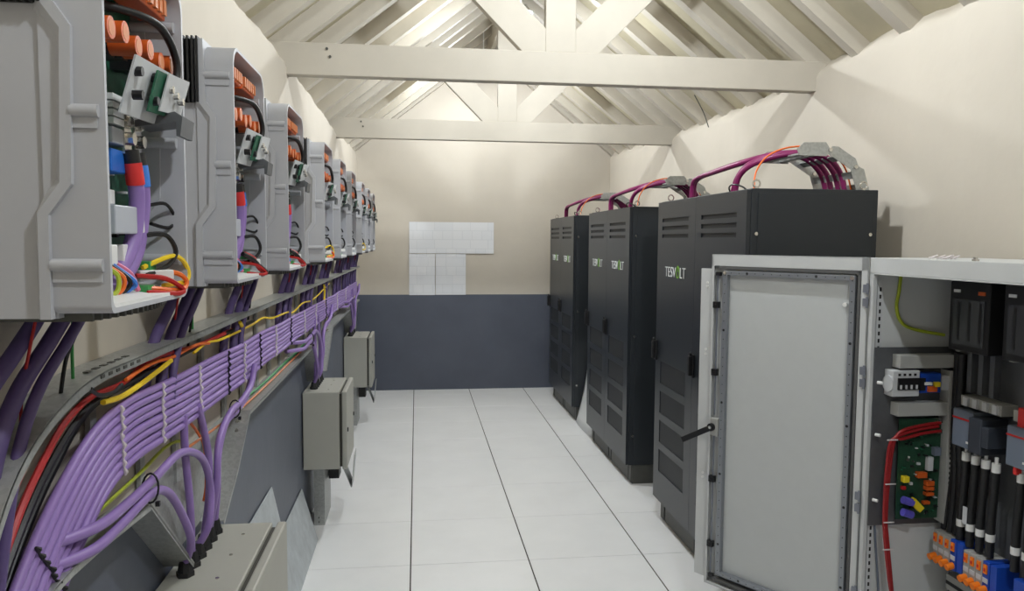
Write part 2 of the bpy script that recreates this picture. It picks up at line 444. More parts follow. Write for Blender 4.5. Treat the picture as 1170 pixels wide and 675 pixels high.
def make_battery():
    t = empty('battery_cabinet', (0, 0, 0), '', 'cabinet')
    L, X0, X1, Z0, Z1 = 1.18, 0.020, 0.595, 0.130, 1.857     # local x=0 is the door face
    MB().box(X0, X1, 0.0, L, Z0, Z1).build('body', 'battery_side', t, bevel=0.003)
    MB().box(X0 + 0.03, X1 - 0.03, -0.004, 0.0, Z0 + 0.03, Z1 - 0.02).build('side_panel', 'battery_side', t, bevel=0.001)
    for x in (X0 + 0.022, X1 - 0.035):
        for z in (1.665, 1.0, 0.33):
            MB().cyl((x, -0.002, z), (x, -0.009, z), 0.008, 10).build('side_screw', 'chrome', t, smooth=True)
    p = MB()
    p.box(0.05, X1 - 0.03, 0.01, L - 0.01, 0, Z0)
    pl = p.build('plinth', 'plinth_dark', t)
    for y0, y1 in ((0.02, 0.07), (0.09, 0.53), (0.55, 0.60), (0.62, 1.07), (1.10, 1.16)):
        MB().box(0.044, 0.05, y0, y1, 0.006, Z0 - 0.01).build('plinth_panel', 'plinth_dark', pl)
    for d in range(2):
        y0 = 0.002 + d * 0.589; y1 = y0 + 0.587
        holes = [(y0 + 0.097, y0 + 0.511, z - 0.0105, z + 0.0105) for z in (1.7485, 1.7045, 1.6605)]
        low = [(y0 + 0.094, y0 + 0.497, z, z + 0.127) for z in (0.307, 0.477, 0.648, 0.820)]
        mb = plate_with_holes(MB(), 0.0, 0.018, y0, y1, Z0 + 0.004, Z1 - 0.006, holes + low)
        dr = mb.build('door', 'battery_paint', t)
        for h in holes:
            MB().box(0.006, 0.012, h[0] - 0.002, h[1] + 0.002, h[2] - 0.002, h[3] + 0.002).build('vent', 'battery_grille', dr)
        for h in low:
            MB().box(0.004, 0.012, h[0] - 0.002, h[1] + 0.002, h[2] - 0.002, h[3] + 0.002).build('grille_panel', 'battery_grille', dr)
        hy = y0 + 0.568
        hm = MB().box(-0.012, 0, hy - 0.016, hy + 0.016, 0.945, 1.062)
        hm.box(-0.030, -0.012, hy - 0.011, hy + 0.011, 0.955, 1.055)
        hm.cyl((-0.012, hy, 1.066), (-0.024, hy, 1.066), 0.010, 8)
        hm.build('handle', 'black_plastic', dr, bevel=0.003)
        ly = y0 + 0.445
        text_mesh('TESV', 'logo_letters', 'logo_white', dr, 0.172, 0.055, (-0.001, ly, 1.436))
        text_mesh('O', 'logo_ring', 'logo_green', dr, 0.050, 0.066, (-0.001, ly - 0.180, 1.432))
        text_mesh('LT', 'logo_letters', 'logo_white', dr, 0.080, 0.055, (-0.001, ly - 0.240, 1.436))
        MB().box(-0.0012, 0, ly - 0.2075, ly - 0.2025, 1.468, 1.504).build('logo_bar', 'logo_green', dr)
    for (x, y) in ((0.06, 0.04), (0.55, 0.04), (0.06, 1.14), (0.55, 1.14)):
        a = [(x + 0.016 * math.cos(k * math.pi / 6), y, Z1 + 0.022 + 0.016 * math.sin(k * math.pi / 6)) for k in range(13)]
        MB().tube(a, 0.004, 6).cyl((x, y, Z1), (x, y, Z1 + 0.008), 0.009, 8).build('lifting_eye', 'chrome', t, smooth=True)
    MB().tube(curve([(0.11, 0.42, Z1), (0.09, 0.40, Z1 + 0.03), (0.08, 0.33, Z1 + 0.04), (0.10, 0.27, Z1 + 0.025), (0.12, 0.25, Z1)]), 0.004, 6).build('top_wire', 'black_plastic', t, smooth=True)
    return t
bat0 = make_battery()
BATS = [(3.06, 'dark grey battery cabinet nearest the open enclosure, half hidden by its door', 'nearest'),
        (4.83, 'dark grey battery cabinet standing in the middle of the three', 'middle'),
        (6.61, 'dark grey battery cabinet farthest away, beside the end wall', 'farthest')]
for i, (y, lab, wd) in enumerate(BATS):
    o = bat0 if i == 0 else copy_tree(bat0)
    o.location = (1.385, y, 0); tag(o, lab, 'cabinet', 'battery cabinets along the right wall')

# galvanised cable bridges over the cabinets, with their cables
def make_bridge():
    t = empty('cable_bridge', (0, 0, 0), '', 'cable tray')
    z0 = 1.86
    for y in (0.09, 0.44):
        hexa = [(1.648, 2.036), (1.680, 2.066), (1.782, 2.068), (1.806, 2.036), (1.788, 2.008), (1.660, 2.010)]
        mid = [(1.790, 2.020), (1.812, 2.052), (1.840, 2.050), (1.922, 2.000), (1.938, 1.966), (1.905, 1.950)]
        low = [(1.900, 1.952), (1.926, 1.970), (1.962, 1.954), (1.992, 1.860), (1.930, 1.860)]
        for k, pl in enumerate((hexa, mid, low)):
            yy = y - 0.002 * k
            MB().prism(pl, 'y', yy, yy + 0.003).build('side_plate', 'galv', t)
        for (x, z) in ((1.80, 2.035), (1.921, 1.963)):
            MB().cyl((x, y - 0.012, z), (x, y + 0.012, z), 0.009, 8).build('bolt', 'chrome', t, smooth=True)
    for (x, z, a) in ((1.69, 2.020, 0), (1.76, 2.020, 0), (1.86, 2.005, -0.55), (1.925, 1.93, -1.2), (1.95, 1.875, -1.2)):
        c, s_ = math.cos(a), math.sin(a)
        MB().obox((x, 0.265, z), (0.016 * c, 0, 0.016 * s_), (0, 0.175, 0), (-0.004 * s_, 0, 0.004 * c)).build('rung', 'galv_dull', t)
    return t
br0 = make_bridge()
# one cabinet's cables in the nearest cabinet's frame (y relative to the cabinet's near end)
CAB_CABLES = [
    ('magenta_cable', 'magenta', 0.013, [(1.945, 0.20, 1.862), (1.915, 0.20, 1.95), (1.85, 0.20, 2.015), (1.74, 0.21, 2.036), (1.63, 0.25, 2.02), (1.54, 0.31, 1.985), (1.505, 0.36, 1.935), (1.50, 0.385, 1.862)], 'thick magenta cable bending into the near half'),
    ('magenta_cable', 'magenta', 0.013, [(1.945, 0.25, 1.862), (1.915, 0.25, 1.95), (1.85, 0.25, 2.015), (1.74, 0.25, 2.040), (1.63, 0.29, 2.028), (1.545, 0.35, 1.99), (1.515, 0.40, 1.935), (1.505, 0.43, 1.862)], 'second thick magenta cable bending into the near half'),
    ('magenta_cable', 'magenta', 0.013, [(1.945, 0.31, 1.862), (1.915, 0.31, 1.95), (1.85, 0.31, 2.015), (1.74, 0.31, 2.046), (1.63, 0.36, 2.032), (1.55, 0.50, 2.005), (1.515, 0.70, 1.985), (1.50, 0.86, 1.972), (1.498, 0.94, 1.945), (1.50, 0.962, 1.862)], 'thick magenta cable reaching over to the far half'),
    ('magenta_cable', 'magenta', 0.013, [(1.945, 0.36, 1.862), (1.915, 0.36, 1.95), (1.85, 0.36, 2.015), (1.74, 0.36, 2.050), (1.64, 0.39, 2.036), (1.565, 0.53, 2.012), (1.53, 0.72, 1.992), (1.52, 0.89, 1.975), (1.518, 0.965, 1.945), (1.52, 0.985, 1.862)], 'second thick magenta cable reaching over to the far half'),
    ('orange_wire', 'orange_wire', 0.004, [(1.945, 0.15, 1.862), (1.91, 0.15, 1.965), (1.84, 0.15, 2.03), (1.74, 0.17, 2.058), (1.64, 0.19, 2.05), (1.56, 0.20, 2.01), (1.50, 0.17, 1.94), (1.47, 0.12, 1.862)], 'thin orange wire arching into the top')]
for i, (y, lab, wd) in enumerate(BATS):
    o = br0 if i == 0 else copy_tree(br0)
    o.location = (0, y, 0)
    tag(o, 'galvanised cable bridge arching over the %s battery cabinet' % wd, 'cable tray', 'cable bridges over the battery cabinets')
    for nm, mt, r, pts, lb in CAB_CABLES:
        c = wire(nm, [(p[0], p[1] + y, p[2]) for p in pts], r, mt)
        tag(c, '%s of the %s battery cabinet' % (lb, wd), 'cable', 'cables over the battery cabinets')

# white board leaning in the gap between the far and the middle battery cabinets
mb = MB()
vs = []
BY = (6.05, 6.15, 6.3, 6.45, 6.54, 6.595)
for k in range(9):
    t = k / 8
    for y in BY:
        vs.append((1.425 + 0.115 * t + 0.02 * math.sin(t * 3.1) + 0.012 * ((y - 6.35) / 0.25) ** 2, y, 0.70 * t))
fs = [(k * 6 + q, k * 6 + q + 1, (k + 1) * 6 + q + 1, (k + 1) * 6 + q) for k in range(8) for q in range(5)]
o = mb.add(vs, fs).build('leaning_board', 'panel_white', smooth=True)
md = o.modifiers.new('thick', 'SOLIDIFY'); md.thickness = 0.012; md.offset = -1
tag(o, 'white board leaning in the gap between two battery cabinets', 'board')

# ================================================================== INVERTERS
def make_inverter():
    t = empty('wall_inverter', (0, 0, 0), '', 'inverter')
    W = 0.355
    rim_out = [(0.162, -0.006), (0.163, 0.128), (0.192, 0.168), (0.197, 0.367), (0.176, 0.398), (0.172, 0.531)]
    rim_in = [(0.149, -0.006), (0.150, 0.131), (0.178, 0.170), (0.184, 0.364), (0.161, 0.396), (0.159, 0.531)]
    pan = [(0.140, -0.006), (0.142, 0.131), (0.166, 0.178), (0.171, 0.345), (0.147, 0.384), (0.145, 0.531)]
    poly = [(0.012, -0.006)] + rim_out + [(0.012, 0.531)]
    # housing: profile in (x,z), extruded along y
    back = [(0.012, -0.006), (0.144, -0.006), (0.144, 0.531), (0.012, 0.531)]
    q = MB().prism(back, 'y', 0.012, W - 0.012)
    q.prism(poly, 'y', 0.012, 0.018); q.prism(poly, 'y', W - 0.018, W - 0.012)
    q.prism([(0.14, -0.006), (0.165, -0.006), (0.165, 0.004), (0.14, 0.004)], 'y', 0.014, W - 0.014)
    q.prism([(0.14, 0.508), (0.172, 0.508), (0.172, 0.531), (0.14, 0.531)], 'y', 0.014, W - 0.014)
    q.build('housing', 'casting', t)
    for s in (0, 1):
        q = MB()
        ya, yb = (0.0, 0.014) if s == 0 else (W, W - 0.014)
        n = len(rim_out)
        for k in range(n - 1):
            a, b, c, d = rim_out[k], rim_out[k + 1], rim_in[k + 1], rim_in[k]
            e, f = pan[k + 1], pan[k]
            q.add([(a[0], ya, a[1]), (b[0], ya, b[1]), (c[0], ya, c[1]), (d[0], ya, d[1]),
                   (a[0], yb, a[1]), (b[0], yb, b[1]), (e[0], yb, e[1]), (f[0], yb, f[1])],
                  [(0, 1, 2, 3), (0, 4, 5, 1), (3, 2, 6, 7)])
        q.build('side_rim', 'casting', t)
        # front edge bosses
        for z, x0 in ((0.455, 0.172), (0.262, 0.192), (0.064, 0.163)):
            yy = 0.006 if s == 0 else W - 0.006
            MB().cyl((x0, yy, z), (0.226, yy, z), 0.0085, 10).box(x0, 0.224, yy - 0.001, yy + 0.001, z - 0.022, z - 0.008).build('screw_boss', 'casting', t, smooth=True)
            if s == 0: continue
            yi = W - 0.020
            MB().cyl((0.14, yi, z), (0.222, yi, z), 0.009, 12).build('inner_boss', 'casting', t, smooth=True)
    # open front shell: rounded ring
    def ring(inset):
        pts = []; r = 0.038
        x0, x1, z0, z1 = 0.008 + inset, W - 0.008 - inset, 0.0 + inset, 0.516 - inset
        for (cx, cz, a0) in ((x1 - r, z1 - r, 0), (x0 + r, z1 - r, 90), (x0 + 0.012, z0 + 0.012, 180), (x1 - 0.03, z0 + 0.03, 270)):
            rr = 0.012 if a0 == 180 else (0.03 if a0 == 270 else r)
            for k in range(7):
                a = math.radians(a0 + 15 * k); pts.append((cx + rr * math.cos(a), cz + rr * math.sin(a)))
        out = []
        for (u, z) in pts:
            if z > 0.4: z += 0.016 * (1 - ((u - W / 2) / (W / 2)) ** 2)
            out.append((u, z))
        return out
    A, B = ring(0), ring(0.007); n = len(A); q = MB(); vs = []
    for (u, z) in A: vs.append((0.155, u, z))
    for (u, z) in A: vs.append((0.233, u, z))
    for (u, z) in B: vs.append((0.233, u, z))
    for (u, z) in B: vs.append((0.12, u, z))
    fs = []
    for k in range(n):
        j = (k + 1) % n
        for L_ in range(3): fs.append((L_ * n + k, L_ * n + j, (L_ + 1) * n + j, (L_ + 1) * n + k))
    q.add(vs, fs).build('front_shell', 'casting', t, smooth=True)
    # inner back wall is the housing; sloped floor tray
    MB().prism([(0.16, 0.006), (0.231, 0.006), (0.231, 0.012), (0.16, 0.024)], 'y', 0.016, W - 0.016).build('bottom_tray', 'white_plastic', t)
    # black heat sink fins at both upper sides
    for s in (0, 1):
        q = MB()
        for k in range(12):
            x = 0.055 + k * 0.0094
            y = (-0.005, 0.016) if s == 0 else (W - 0.016, W + 0.005)
            q.box(x, x + 0.004, y[0], y[1], 0.395, 0.535)
        yb = (0.008, 0.013) if s == 0 else (W - 0.013, W - 0.008)
        q.box(0.05, 0.165, yb[0], yb[1], 0.395, 0.531)
        q.build('heat_sink', 'heat_black', t)
    # bottom vent fins
    q = MB()
    for k in range(17):
        y = 0.03 + k * 0.0185
        q.box(0.075, 0.20 + 0.02 * math.sin(math.pi * k / 16), y, y + 0.007, -0.012, 0.0)
    q.build('bottom_vent', 'plinth_dark', t)
    # circuit board and what sits on it
    pcb = MB().box(0.150, 0.154, 0.022, W - 0.024, 0.055, 0.500).build('circuit_board', 'pcb', t)
    rnd = random.Random(3)
    q = MB()
    for k in range(70):
        y = rnd.uniform(0.03, W - 0.05); z = rnd.uniform(0.06, 0.48); a = rnd.uniform(0.003, 0.012); b = rnd.uniform(0.003, 0.010); h = rnd.uniform(0.004, 0.018)
        q.mat(rnd.choice([0, 0, 1, 2, 2, 3, 4])).box(0.154, 0.154 + h, y, y + a, z, z + b)
    tag(q.build('board_components', ['black_plastic', 'chrome', 'pcb', 'white_plastic', 'black_plastic'], pcb), kind='stuff')
    for k in range(6):
        y = 0.050 + k * 0.050; z = 0.382 + (0.004 if k % 2 else -0.003)
        MB().cyl((0.190, y, z), (0.228, y, z), 0.0150, 14).build('capacitor', 'orange_cap', pcb, smooth=True)
        MB().box(0.154, 0.190, y - 0.012, y + 0.012, z - 0.016, z + 0.004).build('capacitor_base', 'black_plastic', pcb)
        MB().cyl((0.228, y, z), (0.2285, y, z), 0.0105, 12).build('capacitor_end', 'orange_pin', pcb)
    for (y0, y1) in ((0.045, 0.175), (0.19, 0.325)):
        tb = MB().box(0.170, 0.212, y0, y1, 0.462, 0.494).build('terminal_strip', 'orange_cap', pcb, bevel=0.002)
        for k in range(6):
            yy = y0 + 0.006 + k * (y1 - y0 - 0.006) / 6
            MB().box(0.212, 0.218, yy, yy + 0.012, 0.468, 0.492).build('terminal_pin', 'orange_pin', pcb)
    # metal plate stack; the pale plates have white glare put into their colour
    P = MB()
    P.obox((0.230, 0.180, 0.318), (0.0015, 0.0, 0.0), (0.0, 0.085, 0.003), (0.012, 0, 0.040))
    P.build('bracket_plate', 'device_light', t)
    MB().obox((0.242, 0.225, 0.322), (0.0015, 0, 0), (0, 0.065, 0.004), (0.008, 0, 0.030)).build('relay_board', 'pcb', t)
    MB().obox((0.248, 0.245, 0.326), (0.0012, 0, 0), (0, 0.052, 0.004), (0.008, 0, 0.028)).build('shield_plate', 'device_light', t)
    MB().prism([(0.190, 0.285), (0.250, 0.300), (0.262, 0.292), (0.258, 0.262), (0.252, 0.262), (0.252, 0.284), (0.190, 0.275)], 'y', 0.235, 0.300).build('copper_bracket', 'plate_dull', t)
    for (y, z) in ((0.110, 0.335), (0.110, 0.302), (0.175, 0.340), (0.175, 0.305)):
        MB().cyl((0.232, y, z), (0.246, y, z), 0.007, 8).build('spacer', 'black_plastic', t)
    for (y, z) in ((0.215, 0.330), (0.240, 0.325), (0.265, 0.320)):
        MB().cyl((0.248, y, z), (0.256, y, z), 0.006, 8).build('plate_screw', 'chrome', t)
    for y in (0.205, 0.248):
        MB().box(0.186, 0.190, y - 0.014, y + 0.014, 0.228, 0.292).cyl((0.19, y, 0.252), (0.2, y, 0.252), 0.010, 8).cyl((0.19, y, 0.277), (0.197, y, 0.277), 0.008, 8).build('terminal_lug', 'chrome', t)
    # plastic blocks
    for k in range(4):
        MB().box(0.154, 0.190, 0.150 + 0.0, 0.205, 0.268 + k * 0.0115, 0.277 + k * 0.0115).build('fuse_block', 'white_plastic', pcb)
    MB().box(0.154, 0.188, 0.150, 0.218, 0.240, 0.264).build('grey_block', 'grey_plastic', pcb, bevel=0.002)
    MB().box(0.154, 0.186, 0.150, 0.212, 0.198, 0.232).build('blue_block', 'blue_plastic', pcb, bevel=0.002)
    MB().box(0.154, 0.178, 0.145, 0.180, 0.150, 0.172).build('small_block', 'white_plastic', pcb, bevel=0.002)
    MB().box(0.154, 0.198, 0.125, 0.212, 0.106, 0.148).build('label_block', 'grey_plastic', pcb, bevel=0.002)
    MB().box(0.154, 0.200, 0.214, 0.238, 0.108, 0.150).build('end_block', 'white_plastic', pcb, bevel=0.002)
    for y in (0.125, 0.180):
        MB().box(0.154, 0.188, y, y + 0.032, 0.060, 0.090).build('relay', 'white_plastic', pcb, bevel=0.002)
    MB().box(0.17, 0.20, 0.255, 0.285, 0.048, 0.062).build('green_connector', 'green_wire', t)
    MB().box(0.19, 0.215, 0.20, 0.225, 0.014, 0.026).build('green_connector', 'green_wire', t)
    # power cables with coloured sleeves
    for k, (pts, sl) in enumerate((([(0.192, 0.205, 0.235), (0.196, 0.212, 0.19), (0.194, 0.222, 0.15), (0.188, 0.212, 0.09), (0.175, 0.165, 0.03), (0.17, 0.15, 0.012)], 'red_sleeve'),
                                   ([(0.186, 0.250, 0.235), (0.190, 0.256, 0.19), (0.188, 0.262, 0.145), (0.182, 0.245, 0.075), (0.172, 0.20, 0.028), (0.168, 0.185, 0.012)], 'blue_sleeve'))):
        cb = wire('power_cable', pts, 0.0125, 'purple', t, n=10)
        c = curve(pts)
        MB().tube(c[3:8], 0.0140, 10).build('sleeve', sl, cb, smooth=True)
        MB().tube(c[0:4], 0.0134, 10).build('shrink_sleeve', 'black_plastic', cb, smooth=True)
    wire('black_wire', [(0.188, 0.30, 0.155), (0.205, 0.325, 0.158), (0.213, 0.345, 0.135), (0.206, 0.335, 0.118), (0.188, 0.30, 0.124)], 0.0030, 'black_plastic', t, n=6)
    wire('black_wire', [(0.195, 0.255, 0.105), (0.215, 0.29, 0.105), (0.224, 0.31, 0.078), (0.218, 0.29, 0.055), (0.200, 0.24, 0.040)], 0.0042, 'black_plastic', t, n=6)
    wire('top_wire', [(0.165, 0.15, 0.440), (0.21, 0.20, 0.438), (0.229, 0.245, 0.432), (0.235, 0.29, 0.405), (0.236, 0.30, 0.37), (0.225, 0.28, 0.33)], 0.0065, 'black_plastic', t, n=8)
    wire('yellow_wire', [(0.19, 0.25, 0.052), (0.222, 0.305, 0.070), (0.232, 0.342, 0.050), (0.231, 0.338, 0.026), (0.215, 0.27, 0.022)], 0.0042, 'yellow_wire', t, n=6)
    wire('orange_wire', [(0.19, 0.24, 0.040), (0.224, 0.30, 0.042), (0.236, 0.325, 0.026), (0.232, 0.30, 0.013), (0.21, 0.21, 0.022)], 0.0042, 'orange_wire', t, n=6)
    wire('red_wire', [(0.19, 0.22, 0.040), (0.222, 0.26, 0.034), (0.238, 0.298, 0.014), (0.234, 0.275, 0.008), (0.212, 0.20, 0.016)], 0.0042, 'red_wire', t, n=6)
    wire('pink_wire', [(0.186, 0.155, 0.060), (0.20, 0.170, 0.045), (0.205, 0.185, 0.020)], 0.0045, 'pink_wire', t, n=6)
    for k, cm in enumerate(('greenyellow_wire', 'orange_wire', 'black_plastic', 'blue_sleeve')):
        wire('signal_wire', [(0.186, 0.105 + 0.012 * k, 0.060), (0.20 + 0.003 * k, 0.12 + 0.014 * k, 0.046 - 0.004 * k), (0.200, 0.115 + 0.016 * k, 0.022), (0.185, 0.09 + 0.016 * k, 0.014)], 0.0036, cm, t, n=6)
    MB().obox((0.205, 0.262, 0.040), (0.02, 0.02, 0), (-0.006, 0.006, 0), (0, 0, 0.008)).build('ferrite_clip', 'white_plastic', t, bevel=0.002)
    # cables dropping from the bottom into the tray
    for k, (u, r) in enumerate(((0.255, 0.0125), (0.315, 0.0125), (0.345, 0.0090))):
        x = 0.040 + 0.016 * k
        wire('drop_cable', [(x, u, 0.01), (x, u - 0.03, -0.025), (x, u - 0.10, -0.070), (x - 0.006, u - 0.175, -0.125), (x - 0.010, u - 0.225, -0.19), (x - 0.012, u - 0.245, -0.25), (x - 0.014, u - 0.25, -0.31)], r, 'purple_dark', t, n=10)
    wire('drop_wire', [(0.07, 0.32, 0.0), (0.068, 0.30, -0.05), (0.06, 0.27, -0.10), (0.05, 0.262, -0.18)], 0.0035, 'black_plastic', t, n=6)
    wire('drop_wire', [(0.05, 0.335, 0.0), (0.045, 0.330, -0.07), (0.042, 0.335, -0.16)], 0.003, 'green_wire', t, n=6)
    wire('drop_wire', [(0.06, 0.19, 0.0), (0.055, 0.17, -0.06), (0.05, 0.15, -0.13), (0.045, 0.15, -0.2)], 0.0025, 'red_wire', t, n=6)
    return t
inv0 = make_inverter()
INV_Y = [1.035, 1.735, 2.430, 3.37, 4.07, 4.77, 5.64, 6.34, 7.05]
INV_L = ['nearest the camera, cropped by the left edge', 'second from the camera', 'third from the camera', 'fourth from the camera', 'fifth from the camera',
         'sixth from the camera', 'third from the end wall', 'second from the end wall', 'last in the row, nearest the end wall']
for i, y in enumerate(INV_Y):
    o = inv0 if i == 0 else copy_tree(inv0)
    o.location = (XL, y, 1.53)
    tag(o, 'open grey inverter on the left wall, ' + INV_L[i], 'inverter', 'open inverters along the left wall')
    # the loose wire loops at the bottom differ from unit to unit
    drop = {0: (), 1: ('yellow_wire', 'orange_wire'), 2: ('yellow_wire', 'orange_wire'), 3: ('red_wire',)}.get(i, ('yellow_wire', 'orange_wire', 'red_wire') if i != 6 else ('red_wire', 'orange_wire'))
    for c in [c for c in bpy.data.objects if c.parent == o and c.name.split('.')[0] in drop]:
        bpy.data.objects.remove(c)
    if i in (1, 2):
        for k in range(2):
            wire('red_wire' if k else 'black_wire', [(0.20, 0.215 + 0.02 * k, 0.062), (0.215, 0.245 + 0.02 * k, 0.050), (0.226, 0.285, 0.030 - 0.006 * k), (0.234, 0.325, 0.014 - 0.004 * k)], 0.0062, 'red_wire' if k else 'black_plastic', o)
# the nearest unit's cables run on down behind the bend of the tray
for c in [c for c in bpy.data.objects if c.parent == inv0 and c.name.split('.')[0] == 'drop_cable']:
    old = c.data; k = int(c.name.split('.')[1]) if '.' in c.name else 0
    u = (0.255, 0.315, 0.345)[k % 3]; x = 0.040 + 0.016 * (k % 3)
    tmp = MB().tube(curve([(x, u, 0.01), (x, u - 0.03, -0.025), (x, u - 0.10, -0.070), (x - 0.006, u - 0.175, -0.125), (x - 0.010, u - 0.225, -0.19), (x - 0.014, u - 0.26, -0.28), (x - 0.016, u - 0.30, -0.42), (x - 0.016, u - 0.34, -0.60)]), (0.0125, 0.0125, 0.009)[k % 3], 10).build('drop_cable_run', 'purple_dark', smooth=True)
    c.data = tmp.data; bpy.data.objects.remove(tmp)

# ================================================================== WALL CABLE TRAY
tray = empty('cable_tray', (XL, 0, 0), 'galvanised wall cable tray running under the row of inverters', 'cable tray')
X0f, X1f = 0.004, 0.075
up = curve([(0.93, 0.95, 0), (1.0, 1.14, 0), (1.064, 1.248, 0), (1.133, 1.312, 0), (1.22, 1.354, 0), (1.33, 1.382, 0), (1.43, 1.391, 0)], 4)
up = [(p.x, p.y) for p in up] + [(3.5, 1.388), (7.50, 1.372)]
q = MB(); q.ribbon(up, X0f, X1f, 0.003)
q.ribbon([(y, z - 0.008) for (y, z) in up], X1f - 0.002, X1f, 0.016)
q.build('upper_flange', 'galv', tray)
q = MB()
for k in range(6):
    y = 1.40 + k * 0.035
    q.box(X1f, X1f + 0.0015, y, y + 0.016, 1.381, 1.387); q.box(X1f - 0.03, X1f - 0.02, y, y + 0.018, 1.3925, 1.394)
tag(q.build('joint_slots', 'plinth_dark', tray), kind='stuff')
low_near = [(p.x, p.y) for p in curve([(0.90, 0.75, 0), (0.98, 0.93, 0), (1.08, 1.045, 0), (1.20, 1.088, 0), (1.36, 1.090, 0), (1.63, 1.072, 0)], 4)]
segs = [low_near, [(1.63, 1.072), (1.92, 0.815)], [(2.22, 0.815), (2.40, 0.915), (2.585, 1.055)], [(2.585, 1.055), (4.215, 1.055)],
        [(4.215, 1.055), (4.40, 0.815)], [(4.74, 0.815), (5.14, 1.053)], [(5.14, 1.053), (6.47, 1.048)], [(6.47, 1.048), (6.72, 0.815)], [(6.98, 0.815), (7.20, 1.045)], [(7.20, 1.045), (7.5, 1.045)]]
for k, sg in enumerate(segs):
    q = MB(); q.ribbon(sg, X0f, X1f, 0.003)
    if len(sg) > 2 or abs(sg[0][1] - sg[1][1]) < 0.02:
        q.ribbon([(y, z - 0.006) for (y, z) in sg], X1f - 0.002, X1f, 0.012)
    else:
        q.ribbon([(y, z) for (y, z) in sg], X1f - 0.002, X1f, 0.012)
    q.build('lower_flange', 'galv', tray)
for k in range(24):
    y = 1.50 + k * 0.25
    MB().box(0.004, 0.014, y, y + 0.028, 1.092 if y < 1.7 else (1.056 if (2.6 < y < 4.2 or 5.2 < y < 6.4) else 1.0), 1.386).build('tray_rung', 'galv_dull', tray)
for (y, z) in ((2.56, 1.03), (2.55, 0.995), (2.52, 0.965), (5.08, 1.03), (5.05, 0.995), (7.16, 1.01)):
    MB().cyl((0.04, y, z + 0.03), (0.052, y, z + 0.045), 0.008, 8).build('tray_bolt', 'chrome', tray, smooth=True)
for poly in ([(1.64, 1.07), (1.925, 0.815), (2.215, 0.815), (2.40, 0.915), (2.58, 1.055)], [(4.225, 1.055), (4.405, 0.815), (4.735, 0.815), (5.13, 1.05)], [(6.48, 1.045), (6.725, 0.815), (6.975, 0.815), (7.19, 1.04)]):
    MB().prism(poly, 'x', 0.0045, 0.007).build('branch_plate', 'galv_dull', tray)

# ribbon of purple cables
TOP = [(7.25, 1.235), (6.2, 1.243), (5.2, 1.252), (4.4, 1.264), (3.6, 1.276), (3.1, 1.284), (2.6, 1.292), (2.08, 1.300), (1.77, 1.311), (1.54, 1.314), (1.39, 1.292), (1.25, 1.228), (1.12, 1.135), (1.01, 1.02), (0.93, 0.88)]
def ribbon_row(d, xo, seed):
    rr = random.Random(seed); pts = []
    dense = curve([(0, y, z) for (y, z) in TOP], 8)
    n = len(dense); ph = rr.uniform(0, 6.28)
    for i, p in enumerate(dense):
        a = dense[max(i - 1, 0)]; b = dense[min(i + 1, n - 1)]; t = (b - a).normalized()
        nn = Vector((0, t.z, -t.y))           # points down for a run towards -y
        if nn.z > 0: nn = -nn
        near = max(0.0, min(1.0, (1.65 - p.y) / 0.4)); far = max(0.0, min(1.0, (p.y - 2.2) / 1.4))
        near = near * near * (3 - 2 * near)
        spread = 1.0 + 0.12 * near - 0.14 * far
        wob = 0.0022 * math.sin(p.y * 9 + ph * 0.25) * (1.0 - 0.8 * near)
        pts.append(Vector((XL + xo + 0.002 * math.sin(p.y * 7 + ph), p.y, p.z)) + nn * (d * spread + 0.008) + Vector((0, 0, wob)))
    return pts
for k in range(8):
    c = MB().tube(ribbon_row(k * 0.0172, 0.062, 40 + k), 0.0082, 8).build('purple_cable', 'purple', smooth=True)
    lb = 'topmost' if k == 0 else ('lowest' if k == 7 else ORD[k] + ' from the top')
    tag(c, 'purple cable in the lashed tray ribbon, ' + lb, 'cable', 'purple cables lashed in the wall tray')
# lashings round the ribbon
TIES = [(1.205, 1), (1.50, 0), (1.72, 0), (2.05, 0), (2.31, 1), (2.50, 0), (2.80, 1), (3.10, 0), (3.45, 1), (3.85, 0), (4.3, 0), (4.8, 1), (5.4, 0), (6.1, 0)]
rows_pts = [ribbon_row(k * 0.0172, 0.062, 40 + k) for k in range(8)]
for i, (ty, dark) in enumerate(TIES):
    q = MB(); prev = None
    dn = rows_pts[3]
    idx = min(range(len(dn)), key=lambda n_: abs(dn[n_].y - ty))
    run = (dn[min(idx + 1, len(dn) - 1)] - dn[max(idx - 1, 0)]).normalized()
    cr = Vector((0, -run.z, run.y))
    for k in range(8):
        c = rows_pts[k][idx] + Vector((0.0085, 0, 0))
        q.tube([c + cr * 0.007, c + Vector((0.002, 0.001, 0)), c - cr * 0.007], [0.0022, 0.0048, 0.0022], 6)
        if prev is not None: q.tube([prev, c], 0.002, 5)
        prev = c
    o = q.build('cable_lashing', 'black_plastic' if dark else 'tie_white', smooth=True)
    tag(o, '%s cord lashing round the purple ribbon, %s from the camera' % ('black' if dark else 'white', ORD[i]), 'cable tie', 'lashings on the purple ribbon')

